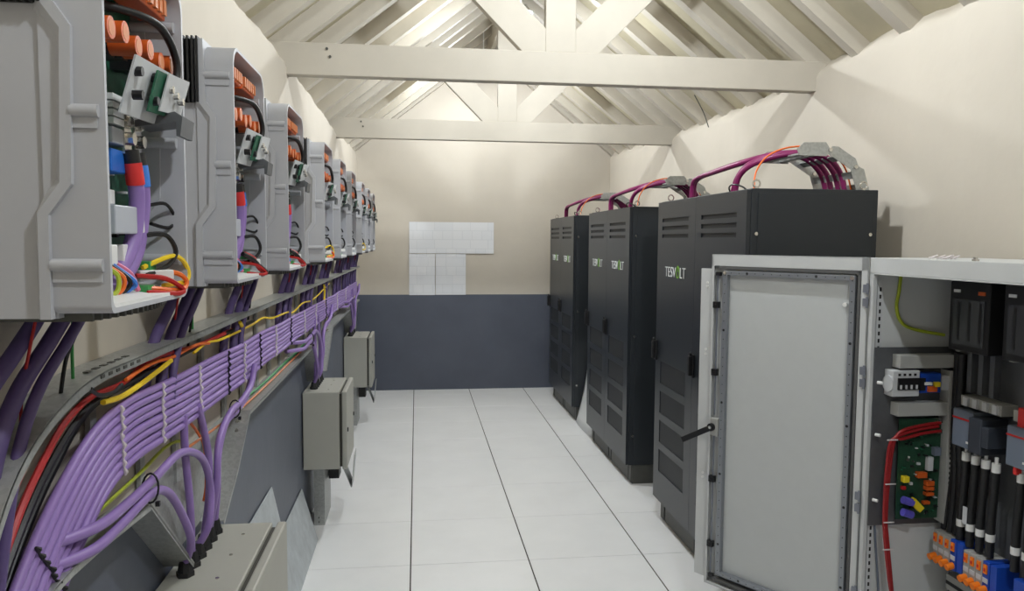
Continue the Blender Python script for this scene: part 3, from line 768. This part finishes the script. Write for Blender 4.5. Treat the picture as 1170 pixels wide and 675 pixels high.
# signal wires in the tray above the ribbon
def traywire(nm, mt, r, x, pts, label):
    tag(wire(nm, [(x, y, z) for (y, z) in pts], r, mt, n=6), label, 'wire', 'loose wires in the wall tray')
traywire('red_wire', 'red_wire', 0.0055, -0.575, [(0.99, 0.98), (1.07, 1.13), (1.147, 1.222), (1.23, 1.285), (1.308, 1.327), (1.411, 1.348), (1.552, 1.345), (1.729, 1.366), (2.037, 1.350), (2.35, 1.345)], 'thick red wire along the top of the wall tray')
traywire('red_wire', 'red_wire', 0.0045, -0.590, [(1.0, 1.02), (1.10, 1.19), (1.19, 1.272), (1.29, 1.335), (1.42, 1.36), (1.60, 1.362), (1.78, 1.355), (2.08, 1.342), (2.5, 1.34)], 'red wire nearest the wall in the wall tray')
traywire('orange_wire', 'orange_wire', 0.004, -0.568, [(1.55, 1.352), (1.70, 1.360), (1.85, 1.352), (2.03, 1.355), (2.15, 1.342)], 'short orange wire lying along the tray top')
traywire('orange_wire', 'orange_wire', 0.004, -0.592, [(1.93, 1.33), (1.96, 1.25), (2.03, 1.16), (2.10, 1.11), (2.17, 1.045), (2.178, 0.94), (2.15, 0.90)], 'orange wire hanging down behind the purple branch cables')
traywire('yellow_wire', 'yellow_wire', 0.0055, -0.560, [(1.42, 1.335), (1.50, 1.328), (1.60, 1.332), (1.72, 1.342), (1.80, 1.35)], 'bright yellow wire in the tray close to the camera')
traywire('yellow_wire', 'yellow_wire', 0.004, -0.572, [(2.02, 1.335), (2.15, 1.345), (2.30, 1.334), (2.70, 1.330), (2.9, 1.335), (3.1, 1.315), (3.44, 1.305), (3.6, 1.290), (3.9, 1.308), (4.2, 1.296), (4.5, 1.305), (4.8, 1.325), (5.1, 1.34)], 'long wavy yellow wire in the far part of the tray')
traywire('yellow_wire', 'yellow_wire', 0.006, -0.568, [(4.75, 1.35), (4.78, 1.30), (4.76, 1.25), (4.80, 1.21)], 'yellow wire tail hanging over the ribbon at mid tray')
traywire('yellow_wire', 'yellow_wire', 0.006, -0.568, [(2.52, 1.36), (2.56, 1.33), (2.54, 1.29), (2.57, 1.25)], 'yellow wire tail hanging below the third inverter')
traywire('black_wire', 'black_plastic', 0.006, -0.585, [(1.0, 0.95), (1.08, 1.09), (1.17, 1.19), (1.28, 1.27), (1.42, 1.325), (1.62, 1.335), (1.85, 1.338), (2.2, 1.34), (2.8, 1.335)], 'long black wire above the ribbon in the wall tray')
traywire('black_wire', 'black_plastic', 0.008, -0.595, [(0.98, 0.88), (1.07, 1.04), (1.18, 1.16), (1.30, 1.25), (1.45, 1.32), (1.7, 1.33)], 'thicker black wire beside the red wires at the bend')
traywire('black_wire', 'black_plastic', 0.004, -0.557, [(1.36, 1.372), (1.40, 1.352), (1.46, 1.345), (1.50, 1.352)], 'short black tie tail over the red wires')
traywire('green_wire', 'greenyellow_wire', 0.0042, -0.605, [(0.98, 0.86), (1.10, 1.00), (1.22, 1.075), (1.36, 1.105), (1.55, 1.110), (1.72, 1.115), (1.90, 1.125), (2.05, 1.10)], 'green and yellow earth wire on the lower tray flange near the bend')
traywire('copper_wire', 'orange_pin', 0.004, -0.58, [(1.95, 1.10), (2.2, 1.085), (2.5, 1.07), (2.9, 1.065), (3.4, 1.065), (3.9, 1.065), (4.2, 1.07)], 'bare copper wire lying on the lower tray flange')
traywire('green_wire', 'green_wire', 0.004, -0.60, [(2.75, 1.07), (3.1, 1.063), (3.5, 1.066), (4.0, 1.065), (4.5, 1.10)], 'green wire lying on the lower tray flange')

# ================================================================== JUNCTION BOXES AND BRANCH CABLES
def make_jbox():
    t = empty('junction_box', (0, 0, 0), '', 'junction box')
    H0, H1, L = 0.365, 0.795, 0.45
    MB().box(0.01, 0.205, 0, L, H0, H1).build('body', 'box_paint', t, bevel=0.004)
    MB().box(0.205, 0.220, 0.012, L - 0.012, H0 + 0.012, H1 - 0.012).build('seal', 'box_gap', t)
    d = MB().box(0.219, 0.246, 0.0, L, H0 - 0.002, H1 + 0.002).build('door', 'box_paint', t, bevel=0.006)
    MB().cyl((0.246, 0.03, 0.58), (0.252, 0.03, 0.58), 0.012, 10).build('lock', 'black_plastic', d, smooth=True)
    MB().cyl((0.246, L - 0.03, 0.58), (0.252, L - 0.03, 0.58), 0.012, 10).build('lock', 'black_plastic', d, smooth=True)
    for k in range(6):
        y = 0.105 + k * 0.055
        MB().cyl((0.058, y, H1), (0.058, y, H1 + 0.012), 0.022, 6).cyl((0.058, y, H1 + 0.012), (0.058, y, H1 + 0.040), 0.019, 8, 0.014).build('gland', 'rubber', t)
    for (x, y) in ((0.14, 0.08), (0.14, 0.22), (0.14, 0.36)):
        MB().cyl((x, y, H1 - 0.001), (x, y, H1 + 0.002), 0.005, 8).build('top_screw', 'chrome', t)
    # stand: folded channel leg, brace sheet
    q = MB(); q.box(0.045, 0.105, 0.14, 0.143, 0, H0); q.box(0.102, 0.105, 0.14, 0.44, 0, H0); q.box(0.045, 0.048, 0.14, 0.44, 0, H0)
    lg = q.build('leg', 'galv', t)
    for z in (0.02, 0.045):
        MB().cyl((0.072, 0.142, z), (0.072, 0.136, z), 0.004, 6).build('leg_screw', 'plinth_dark', lg)
    MB().prism([(0.165, H0), (0.24, 0.17), (0.243, 0.17), (0.17, H0)], 'y', 0.28, 0.42).build('brace_sheet', 'galv', t)
    MB().prism([(0.243, 0.17), (0.26, H0), (0.263, H0), (0.246, 0.17)], 'y', 0.28, 0.42).build('brace_sheet', 'galv', t)
    MB().box(0.11, 0.17, 0.30, 0.42, 0.22, H0).build('cable_entry', 'black_plastic', t)
    return t
jb0 = make_jbox()
JB = [(1.80, 'nearest, cropped by the bottom edge'), (4.17, 'in the middle of the left wall'), (6.505, 'farthest away by the end wall')]
BR = [(-0.545, [(1.19, 1.150), (1.325, 1.138), (1.482, 1.128), (1.629, 1.130), (1.81, 1.132), (1.975, 1.070), (2.045, 0.97), (2.02, 0.88), (2.015, 0.825)], 'looping highest over the flange'),
      (-0.545, [(1.20, 1.110), (1.31, 1.105), (1.437, 1.100), (1.60, 1.104), (1.70, 1.076), (1.79, 1.00), (1.865, 0.90), (1.905, 0.825)], 'arching low into the first gland'),
      (-0.565, [(1.90, 1.20), (1.905, 1.10), (1.935, 0.95), (1.96, 0.825)], 'dropping straight into the second gland'),
      (-0.562, [(2.01, 1.20), (2.06, 1.12), (2.10, 1.03), (2.09, 0.93), (2.07, 0.825)], 'bowing slightly outward as it drops'),
      (-0.545, [(2.62, 1.205), (2.56, 1.150), (2.42, 1.125), (2.27, 1.120), (2.14, 1.070), (2.105, 0.96), (2.125, 0.825)], 'swinging in from the far side, upper one'),
      (-0.560, [(2.66, 1.180), (2.56, 1.115), (2.42, 1.094), (2.28, 1.088), (2.19, 1.02), (2.17, 0.92), (2.18, 0.825)], 'swinging in from the far side, lower one')]
for i, (y, lb) in enumerate(JB):
    o = jb0 if i == 0 else copy_tree(jb0)
    o.location = (XL, y, 0)
    tag(o, 'grey beige junction box under the cable tray, ' + lb, 'junction box', 'junction boxes along the left wall')
    wd = ('nearest', 'middle', 'farthest')[i]
    for (x, pts, what) in BR:
        pp = [(-0.602 if p[0] < 1.25 else (x if 0.83 < p[1] else XL + 0.058), p[0] + (y - 1.80), p[1]) for p in pts]
        c = wire('branch_cable', pp, 0.0095, 'purple', n=10)
        tag(c, 'purple branch cable at the %s junction box, %s' % (wd, what), 'cable', 'branch cables into the junction boxes')
def ring_tie(y, z, x, ry, rz, label):
    pts = []
    for k in range(17):
        a = k * math.pi / 8
        pts.append((x + 0.016 * math.cos(a), y + ry * math.sin(a) * 0.4, z + rz * math.sin(a)))
    o = MB().tube(pts, 0.0022, 6).box(x + 0.010, x + 0.018, y - 0.004, y + 0.004, z - rz - 0.008, z - rz + 0.002).build('branch_tie', 'black_plastic', smooth=True)
    tag(o, label, 'cable tie', 'ties on the branch cables')
ring_tie(1.60, 1.117, -0.545, 0.01, 0.030, 'black tie bundling the two looping branch cables at the nearest box')
ring_tie(2.36, 1.112, -0.552, 0.01, 0.026, 'black tie bundling the far side branch cables at the nearest box')
ring_tie(3.97, 1.117, -0.545, 0.01, 0.030, 'black tie bundling the looping branch cables at the middle box')

# leaning sheets at the foot of the left wall
def sheet(y0, y1, ztop, xfoot, label):
    xt = XL + 0.008
    q = MB(); th = 0.004
    q.add([(xfoot, y0, 0), (xfoot, y1, 0), (xt, y1, ztop), (xt, y0, ztop), (xfoot + th, y0, 0), (xfoot + th, y1, 0), (xt + th, y1, ztop), (xt + th, y0, ztop)],
          [(0, 1, 2, 3), (7, 6, 5, 4), (0, 4, 5, 1), (1, 5, 6, 2), (2, 6, 7, 3), (3, 7, 4, 0)])
    tag(q.build('leaning_sheet', 'sheet_metal'), label, 'metal sheet', 'sheets leaning on the left wall')
sheet(2.40, 3.27, 0.57, -0.50, 'taller pale metal sheet leaning on the wall beside the nearest box')
sheet(2.95, 4.10, 0.285, -0.541, 'low pale metal sheet leaning on the wall before the middle box')

# ================================================================== ELECTRICAL ENCLOSURE
EX, EY1, EZ0, EZ1 = 1.62, 2.534, 0.14, 1.577
EY0, EXB = 1.45, 2.03
enc = empty('electrical_enclosure', (EX, EY1, 0), 'open light grey electrical enclosure full of switchgear at the right edge', 'enclosure')
def L(x, y, z): return (x - EX, y - EY1, z)
def ebox(mb, x0, x1, y0, y1, z0, z1): return mb.box(x0 - EX, x1 - EX, y0 - EY1, y1 - EY1, z0, z1)
q = MB(); t_ = 0.012
ebox(q, EX + 0.004, EXB, EY1 - t_, EY1, EZ0, EZ1)
ebox(q, EX + 0.004, EXB, EY0, EY0 + t_, EZ0, EZ1)
ebox(q, EX + 0.004, EXB, EY0, EY1, EZ1 - t_, EZ1)
ebox(q, EX + 0.004, EXB, EY0, EY1, EZ0, EZ0 + t_)
ebox(q, EXB - t_, EXB, EY0, EY1, EZ0, EZ1)
q.build('shell', 'enc_paint', enc)
q = MB()
ebox(q, EX, EX + 0.016, EY0, EY1, EZ1 - 0.055, EZ1); ebox(q, EX, EX + 0.030, EY0, EY1, EZ1 - 0.060, EZ1 - 0.055)
ebox(q, EX, EX + 0.016, EY1 - 0.022, EY1, EZ0, EZ1 - 0.055); ebox(q, EX, EX + 0.016, EY0, EY0 + 0.03, EZ0, EZ1 - 0.055); ebox(q, EX, EX + 0.016, EY0, EY1, EZ0, EZ0 + 0.05)
q.build('front_frame', 'enc_paint', enc, bevel=0.002)
q = MB(); ebox(q, EX + 0.02, EXB - 0.01, EY0 + 0.02, EY1 - 0.02, 0, EZ0); q.build('plinth', 'plinth_dark', enc)
rail = MB(); ebox(rail, EX + 0.020, EX + 0.042, EY1 - 0.018, EY1 - 0.013, EZ0 + 0.02, EZ1 - 0.08)
rail = rail.build('slotted_rail', 'device_light', enc)
q = MB()
for k in range(50):
    z = EZ0 + 0.04 + k * 0.0266
    if z < EZ1 - 0.1: ebox(q, EX + 0.028, EX + 0.035, EY1 - 0.0186, EY1 - 0.0175, z, z + 0.014)
tag(q.build('rail_slots', 'black_plastic', rail), kind='stuff')
q = MB(); ebox(q, EX + 0.012, EX + 0.33, EY1 - 0.030, EY1 - 0.026, 0.60, 1.255); side_pl = q.build('mounting_plate', 'plate_dull', enc)
q = MB(); ebox(q, EXB - 0.075, EXB - 0.070, EY0 + 0.04, EY1 - 0.04, EZ0 + 0.10, EZ1 - 0.04); q.build('mounting_plate', 'plate_dull', enc)
YS = EY1 - 0.030
# devices on the side plate (facing the aisle end)
def sbox(x0, x1, d0, d1, z0, z1, name, m_, par=enc, bevel=0.0):
    q = MB(); ebox(q, x0, x1, YS - d1, YS - d0, z0, z1); return q.build(name, m_, par, bevel=bevel)
for (z0, z1) in ((1.185, 1.232), (1.012, 1.060)):
    sbox(1.70, 1.955, 0, 0.045, z0, z1, 'wiring_duct', 'duct_grey', bevel=0.002)
ct = sbox(1.672, 1.775, 0, 0.050, 1.085, 1.178, 'contactor', 'device_light', bevel=0.003)
sbox(1.690, 1.772, 0.050, 0.056, 1.110, 1.152, 'contactor_face', 'black_plastic', ct)
for k in range(4):
    sbox(1.692 + k * 0.020, 1.700 + k * 0.020, 0.050, 0.053, 1.160, 1.168, 'contactor_screw', 'black_plastic', ct)
    sbox(1.696 + k * 0.020, 1.702 + k * 0.020, 0.056, 0.060, 1.114, 1.128, 'contactor_tab', 'device_light', ct)
q = MB(); q.cyl(L(1.665, YS - 0.03, 1.13), L(1.672, YS - 0.03, 1.13), 0.03, 12); q.build('contactor_dial', 'device_light', enc)
tb = sbox(1.785, 1.865, 0, 0.040, 1.095, 1.165, 'relay_base', 'terminal_blue', bevel=0.002)
sbox(1.795, 1.825, 0.040, 0.050, 1.125, 1.135, 'relay_tag', 'white_plastic', tb); sbox(1.812, 1.845, 0.040, 0.050, 1.100, 1.120, 'relay_tag', 'orange_cap', tb)
sbox(1.835, 1.855, 0.040, 0.052, 1.118, 1.135, 'relay_tag', 'yellow_part', tb); sbox(1.780, 1.80, 0.0, 0.048, 1.105, 1.15, 'relay_clip', 'black_plastic', tb)
sbox(1.868, 1.892, 0, 0.045, 1.105, 1.155, 'end_stop', 'device_light'); sbox(1.895, 1.91, 0, 0.02, 1.110, 1.117, 'rail_end', 'device_light')
pb = sbox(1.722, 1.885, 0.022, 0.026, 0.630, 1.000, 'control_board', 'pcb_dark')
rr = random.Random(11); q = MB()
for k in range(60):
    x = rr.uniform(1.73, 1.87); z = rr.uniform(0.64, 0.98); a = rr.uniform(0.003, 0.012); h = rr.uniform(0.004, 0.014)
    q.mat(rr.choice([0, 0, 1, 2, 3])); ebox(q, x, x + a, YS - 0.026 - h, YS - 0.026, z, z + rr.uniform(0.003, 0.009))
tag(q.build('board_components', ['black_plastic', 'chrome', 'pcb', 'device_light'], pb), kind='stuff')
for (x0, x1, z0, z1, d, m_) in ((1.735, 1.757, 0.770, 0.792, 0.02, 'yellow_part'), (1.79, 1.825, 0.785, 0.805, 0.02, 'orange_cap'), (1.825, 1.855, 0.755, 0.772, 0.02, 'orange_cap'),
                                (1.825, 1.855, 0.738, 0.752, 0.02, 'orange_cap'), (1.825, 1.855, 0.718, 0.730, 0.02, 'orange_cap'), (1.828, 1.848, 0.81, 0.86, 0.018, 'device_light'),
                                (1.735, 1.75, 0.742, 0.754, 0.012, 'red_wire'), (1.82, 1.845, 0.685, 0.696, 0.015, 'orange_cap'), (1.85, 1.875, 0.865, 0.895, 0.02, 'device_grey')):
    sbox(x0, x1, 0.026, 0.026 + d, z0, z1, 'board_part', m_, pb, bevel=0.001)
for z in (0.700, 0.655):
    q = MB().cyl(L(1.735, YS - 0.045, z + 0.008), L(1.772, YS - 0.045, z - 0.004), 0.014, 12); q.build('violet_capacitor', 'violet_cap', pb, smooth=True)
q = MB(); q.obox(L(1.787, YS - 0.045, 0.688), (0.018, 0, -0.018), (0, 0.010, 0), (0.008, 0, 0.008)); q.build('yellow_label', 'yellow_part', pb)
for z in (0.985, 0.945): sbox(1.862, 1.878, 0.026, 0.042, z, z + 0.016, 'board_clip', 'chrome', pb)
vd = plate_with_holes(MB(), 0, 0.003, 0, 0.06, 0, 0.56, [(0.012, 0.048, 0.02 + k * 0.018, 0.03 + k * 0.018) for k in range(29)])
vdo = vd.build('slotted_duct', 'duct_grey', enc); vdo.rotation_euler = (0, 0, math.radians(-90)); vdo.location = L(1.892, YS - 0.048, 0.615)
sbox(1.892, 1.895, 0, 0.048, 0.615, 1.175, 'duct_side', 'duct_grey'); sbox(1.949, 1.952, 0, 0.048, 0.615, 1.175, 'duct_side', 'duct_grey')
for k, (z, x) in enumerate(((0.985, 1.87), (0.972, 1.862), (0.955, 1.872))):
    wire('red_cable', [L(x, YS - 0.04, z), L(1.80, YS - 0.045, z - 0.006), L(1.72, YS - 0.05, z - 0.022), L(1.688 - 0.006 * k, YS - 0.05, 0.925), L(1.678 - 0.006 * k, YS - 0.045, 0.82), L(1.672 - 0.004 * k, YS - 0.045, 0.65), L(1.680 - 0.005 * k, YS - 0.05, 0.55), L(1.698 - 0.004 * k, YS - 0.05, 0.42), L(1.712, YS - 0.05, 0.30), L(1.715, YS - 0.05, 0.16)], 0.006, 'red_cable', enc, n=8)
for z in (0.93, 0.77, 0.63, 0.53):
    q = MB(); ebox(q, 1.655, 1.695, YS - 0.060, YS - 0.057, z, z + 0.004); q.build('cable_tie', 'tie_white', enc)
for z in (1.13, 0.94, 0.70):
    q = MB().cyl(L(1.640, YS - 0.01, z), L(1.650, YS - 0.025, z), 0.006, 8); q.build('plate_screw', 'white_plastic', enc, smooth=True)
wire('earth_wire', [L(1.73, EY1 - 0.02, 1.55), L(1.722, EY1 - 0.02, 1.46), L(1.715, EY1 - 0.02, 1.40), L(1.735, EY1 - 0.02, 1.345), L(1.79, EY1 - 0.02, 1.318), L(1.90, EY1 - 0.03, 1.298)], 0.006, 'greenyellow_wire', enc)
wire('earth_wire', [L(1.665, EY1 - 0.02, 0.60), L(1.675, EY1 - 0.02, 0.50), L(1.69, EY1 - 0.02, 0.36), L(1.70, EY1 - 0.02, 0.2)], 0.004, 'device_grey', enc)
# switchgear on the rear plate
BX = EXB - 0.075
def rbox(y0, y1, d0, d1, z0, z1, name, m_, par=enc, bevel=0.0):
    q = MB(); ebox(q, BX - d1, BX - d0, y0, y1, z0, z1); return q.build(name, m_, par, bevel=bevel)
for k in range(3):
    y1 = 2.418 - k * 0.245; y0 = y1 - 0.185
    fs_ = rbox(y0, y1, 0.0, 0.105, 1.262, 1.500, 'fuse_switch', 'black_plastic', bevel=0.004)
    rbox(y0 + 0.02, y1 - 0.02, 0.105, 0.108, 1.285, 1.440, 'switch_window', 'window_smoke', fs_)
    for j in range(3): rbox(y0 + 0.03 + j * 0.05, y0 + 0.042 + j * 0.05, 0.108, 0.109, 1.30, 1.43, 'switch_blade', 'black_plastic', fs_)
    rbox(y1 - 0.05, y1 - 0.02, 0.105, 0.108, 1.462, 1.472, 'switch_label', 'white_plastic', fs_); rbox(y0 + 0.02, y0 + 0.05, 0.105, 0.108, 1.458, 1.470, 'switch_label', 'orange_cap', fs_)
    rbox(y1, y1 + 0.02, 0.0, 0.06, 1.250, 1.470, 'switch_bracket', 'duct_grey', fs_)
    for j in range(3): rbox(y0 + 0.025 + j * 0.052, y0 + 0.045 + j * 0.052, 0.03, 0.055, 1.115, 1.262, 'busbar', 'plate_dull', fs_)
    cm = rbox(y0 - 0.02, y1 - 0.01, 0.0, 0.06, 1.065, 1.100, 'comb_terminal', 'duct_grey')
    for j in range(4): rbox(y0 - 0.01 + j * 0.045, y0 + 0.01 + j * 0.045, 0.06, 0.07, 1.068, 1.098, 'comb_tooth', 'device_light', cm)
    c1 = rbox(y0 + 0.075, y1 - 0.015, 0.0, 0.085, 0.925, 1.055, 'contactor', 'device_grey', bevel=0.004)
    rbox(y0 + 0.075, y1 - 0.015, 0.085, 0.0865, 1.022, 1.028, 'contactor_stripe', 'red_wire', c1)
    rbox(y0 + 0.085, y0 + 0.10, 0.085, 0.0865, 0.945, 0.952, 'contactor_label', 'white_plastic', c1)
    c2 = rbox(y0 + 0.015, y0 + 0.075, 0.0, 0.100, 0.925, 1.045, 'contactor_block', 'device_dark', bevel=0.004)
    rbox(y0 - 0.015, y0 + 0.015, 0.0, 0.10, 0.955, 1.025, 'aux_block', 'device_dark', c2, bevel=0.003)
    for j in range(4):
        yy = y0 - 0.005 + j * 0.046
        c = MB().cyl(L(BX - 0.055, yy, 0.925), L(BX - 0.055, yy, 0.905), 0.006, 8).cyl(L(BX - 0.055, yy, 0.905), L(BX - 0.055, yy, 0.875), 0.014, 10)
        c.build('cable_marker', 'white_plastic', enc, smooth=True)
        cb = wire('black_cable', [L(BX - 0.055, yy, 0.88), L(BX - 0.057, yy + 0.002, 0.80), L(BX - 0.06, yy + 0.004, 0.70), L(BX - 0.06, yy + 0.004, 0.585)], 0.0135, 'black_plastic', enc, n=10)
        MB().cyl(L(BX - 0.06, yy + 0.004, 0.640), L(BX - 0.06, yy + 0.004, 0.665), 0.0145, 10).build('cable_marker', 'white_plastic', enc, smooth=True)
for k in range(3):
    wire('black_cable', [L(BX - 0.03 - 0.01 * k, 2.475 - 0.03 * k, 1.24), L(BX - 0.035 - 0.01 * k, 2.47 - 0.03 * k, 1.0), L(BX - 0.04, 2.465 - 0.03 * k, 0.8), L(BX - 0.05, 2.46 - 0.03 * k, 0.595)], 0.0145, 'black_plastic', enc, n=10)
for k in range(2):
    y1 = 2.475 - k * 0.155; off = -0.012 * k
    for j in range(4):
        ya = y1 - 0.030 - j * 0.030
        tm = rbox(ya, ya + 0.028, 0.0, 0.085, 0.480 + off, 0.590 + off, 'rail_terminal', 'terminal_blue' if j == 3 else 'duct_grey', bevel=0.002)
        rbox(ya + 0.007, ya + 0.021, 0.085, 0.090, 0.550 + off, 0.580 + off, 'terminal_lever', 'terminal_orange', tm)
        rbox(ya + 0.011, ya + 0.017, 0.090, 0.092, 0.558 + off, 0.568 + off, 'terminal_slot', 'red_sleeve', tm)
        rbox(ya + 0.003, ya + 0.025, 0.085, 0.087, 0.518 + off, 0.534 + off, 'terminal_label', 'device_light', tm)
        q = MB().cyl(L(BX - 0.080, ya + 0.014, 0.498 + off), L(BX - 0.108, ya + 0.014, 0.492 + off), 0.012, 10); q.build('terminal_lever', 'terminal_orange', tm, smooth=True)
    rbox(y1 - 0.15, y1 - 0.122, 0.0, 0.083, 0.482 + off, 0.588 + off, 'end_terminal', 'terminal_blue', bevel=0.002)
tm = rbox(2.02, 2.10, 0, 0.083, 0.47, 0.575, 'end_terminal', 'terminal_blue', bevel=0.002)
rbox(1.94, 2.015, 0, 0.083, 0.46, 0.57, 'rail_terminal', 'duct_grey', bevel=0.002)
for k in range(2):
    yy = 2.0 - 0.035 * k
    rbox(yy - 0.008, yy + 0.008, 0.083, 0.088, 0.53, 0.56, 'terminal_lever', 'terminal_orange'); 
rbox(1.5, 2.44, 0.0, 0.05, 0.38, 0.435, 'wiring_duct', 'duct_grey'); rbox(1.5, 2.44, 0.05, 0.052, 0.40, 0.412, 'duct_slot_line', 'black_plastic')
rbox(2.325, 2.345, 0.07, 0.075, 0.66, 0.72, 'rail_tag', 'device_light')
rbox(2.08, 2.13, 0.0, 0.075, 1.04, 1.115, 'red_relay', 'red_sleeve', bevel=0.003)
rbox(2.118, 2.132, 0.0, 0.08, 0.90, 0.96, 'red_relay', 'red_sleeve', bevel=0.003); rbox(1.98, 2.09, 0.0, 0.05, 0.885, 0.91, 'red_strip', 'red_sleeve')
for (y, m_) in ((2.03, 'greenyellow_wire'), (2.01, 'green_wire'), (1.99, 'greenyellow_wire')):
    wire('earth_wire', [L(BX - 0.08, y, 0.80), L(BX - 0.09, y + 0.01, 0.72), L(BX - 0.08, y + 0.03, 0.66), L(BX - 0.05, y + 0.03, 0.60)], 0.005, m_, enc, n=6)
# bits lying on the roof of the enclosure
for k in range(5):
    x, y = 1.72 + 0.012 * (k % 3), 2.36 - 0.022 * k
    o = MB().tube(curve([(x, y, EZ1 + 0.003), (x + 0.01, y - 0.02, EZ1 + 0.010), (x, y - 0.04, EZ1 + 0.012), (x - 0.01, y - 0.03, EZ1 + 0.004)], 5), 0.003, 6).build('cut_tie', 'tie_white', smooth=True)
    tag(o, 'white cut cable tie on the enclosure roof, %s from the hinge side' % ORD[k], 'cable tie', 'cut ties on the enclosure roof')
for (y, lb) in ((2.07, 'bolt on the enclosure roof edge above the black switches'),):
    o = MB().cyl((1.66, y, EZ1), (1.66, y, EZ1 + 0.006), 0.010, 8).cyl((1.66, y, EZ1 + 0.006), (1.66, y, EZ1 + 0.012), 0.006, 8).build('roof_bolt', 'chrome', smooth=True)
    tag(o, 'small steel ' + lb, 'bolt')

# the open door (hinged at the far front edge); local x runs from hinge to free edge, +y is the inner side
door = MB()
DW, DZ0, DZ1 = 0.662, 0.142, 1.577
door.box(0.004, DW, -0.022, -0.020, DZ0, DZ1)
door.box(0.004, DW, -0.020, 0.004, DZ1 - 0.003, DZ1); door.box(0.004, DW, -0.020, 0.004, DZ0, DZ0 + 0.003)
door.box(0.004, 0.007, -0.020, 0.004, DZ0, DZ1); door.box(DW - 0.003, DW, -0.020, 0.004, DZ0, DZ1)
door.box(0.004, 0.028, 0.001, 0.004, DZ0, DZ1); door.box(DW - 0.012, DW, 0.001, 0.004, DZ0, DZ1)
door.box(0.004, DW, 0.001, 0.004, DZ1 - 0.048, DZ1); door.box(0.004, DW, 0.001, 0.004, DZ0, DZ0 + 0.012)
door = door.build('door', 'enc_paint', enc); door.rotation_euler = (0, 0, math.radians(124.0))
MB().box(DW + 0.004, 0.728, -0.022, -0.016, 0.158, 1.515).box(DW - 0.004, DW + 0.008, -0.022, -0.018, 0.158, 1.515).build('edge_strip', 'enc_paint', door, bevel=0.001)
for z in (1.455, 1.44, 1.165, 1.145, 0.62, 0.60):
    MB().cyl((0.695, -0.016, z), (0.695, -0.013, z), 0.006, 8).build('strip_screw', 'white_plastic', door)
MB().box(0.06, 0.60, -0.020, -0.012, 0.20, 1.515).build('inner_panel', 'enc_panel', door)
g = MB()
gx0, gx1, gz0, gz1 = 0.030, 0.622, 0.168, 1.528
for (a, b, c, d) in ((gx0, gx0 + 0.010, gz0, gz1), (gx0, gx1, gz1 - 0.012, gz1), (gx0, gx1, gz0, gz0 + 0.012)):
    g.box(a, b, -0.02, 0.006, c, d)
g.build('gasket', 'gasket', door)
def perf(x0, x1, z0, z1, vertical):
    r_ = MB().box(x0, x1, -0.012, 0.010, z0, z1).build('stiffener_rail', 'rail_steel', door, bevel=0.001)
    q = MB(); n = 34 if vertical else 14
    for k in range(n):
        t = (k + 0.5) / n
        big = k % 8 == 3
        rad = 0.0055 if big else 0.0022
        if vertical: cx, cz = (x0 + x1) / 2, z0 + (z1 - z0) * t
        else: cx, cz = x0 + (x1 - x0) * t, (z0 + z1) / 2
        q.cyl((cx, 0.010, cz), (cx, 0.0107, cz), rad, 8)
    tag(q.build('rail_holes', 'black_plastic', door), kind='stuff')
perf(0.048, 0.068, 0.20, 1.510, True); perf(0.582, 0.604, 0.20, 1.510, True)
perf(0.068, 0.582, 1.492, 1.510, False); perf(0.068, 0.582, 0.198, 0.216, False)
MB().cyl((0.636, -0.004, 0.18), (0.636, -0.004, 0.86), 0.004, 6).cyl((0.636, -0.004, 0.89), (0.636, -0.004, 1.50), 0.004, 6).build('latch_rod', 'hinge_grey', door, smooth=True)
for z in (1.363, 1.074, 0.610, 0.323):
    MB().box(0.624, 0.650, -0.010, 0.010, z - 0.014, z + 0.014).cyl((0.637, 0.01, z), (0.637, 0.014, z), 0.005, 8).build('rod_guide', 'black_plastic', door, bevel=0.002)
for z in (1.495, 0.185):
    MB().box(0.618, 0.640, -0.006, 0.008, z - 0.008, z + 0.008).build('rod_tip', 'black_plastic', door)
MB().box(0.608, 0.646, -0.012, 0.012, 0.800, 0.878).build('lock_case', 'duct_grey', door, bevel=0.003)
hd = MB()
hd.obox((0.705, 0.020, 0.798), (0.078, 0.0, -0.044), (0, 0.004, 0), (0.006, 0, 0.0105))
hd.cyl((0.637, 0.010, 0.838), (0.637, 0.026, 0.838), 0.017, 12); hd.build('lever_handle', 'black_plastic', door, bevel=0.002)
MB().cyl((0.637, 0.026, 0.838), (0.637, 0.028, 0.838), 0.007, 10).build('handle_screw', 'chrome', door)
for z in (1.465, 1.415, 1.165, 1.120, 0.70, 0.655, 0.34, 0.30):
    MB().box(0.000, 0.018, 0.002, 0.012, z - 0.014, z + 0.014).cyl((0.004, 0.008, z - 0.02), (0.004, 0.008, z + 0.02), 0.005, 8).build('hinge', 'hinge_grey', door)
for (x, z) in ((0.09, 1.40), (0.10, 0.23)):
    MB().cyl((x, -0.012, z), (x, -0.004, z), 0.009, 10).build('panel_stud', 'white_plastic', door, smooth=True)
for (x, z) in ((0.058, 1.501), (0.593, 1.501)):
    MB().cyl((x, 0.010, z), (x, 0.014, z), 0.008, 10).build('rail_screw', 'chrome', door, smooth=True)

# thin wire hanging from the rafters to the right wall
o = MB().tube(curve([(1.98, 5.30, 2.68), (2.06, 5.32, 2.56), (2.108, 5.34, 2.46)], 5), 0.004, 6).build('hanging_wire', 'plinth_dark', smooth=True)
tag(o, 'thin dark wire from the rafters down to the right wall', 'wire')
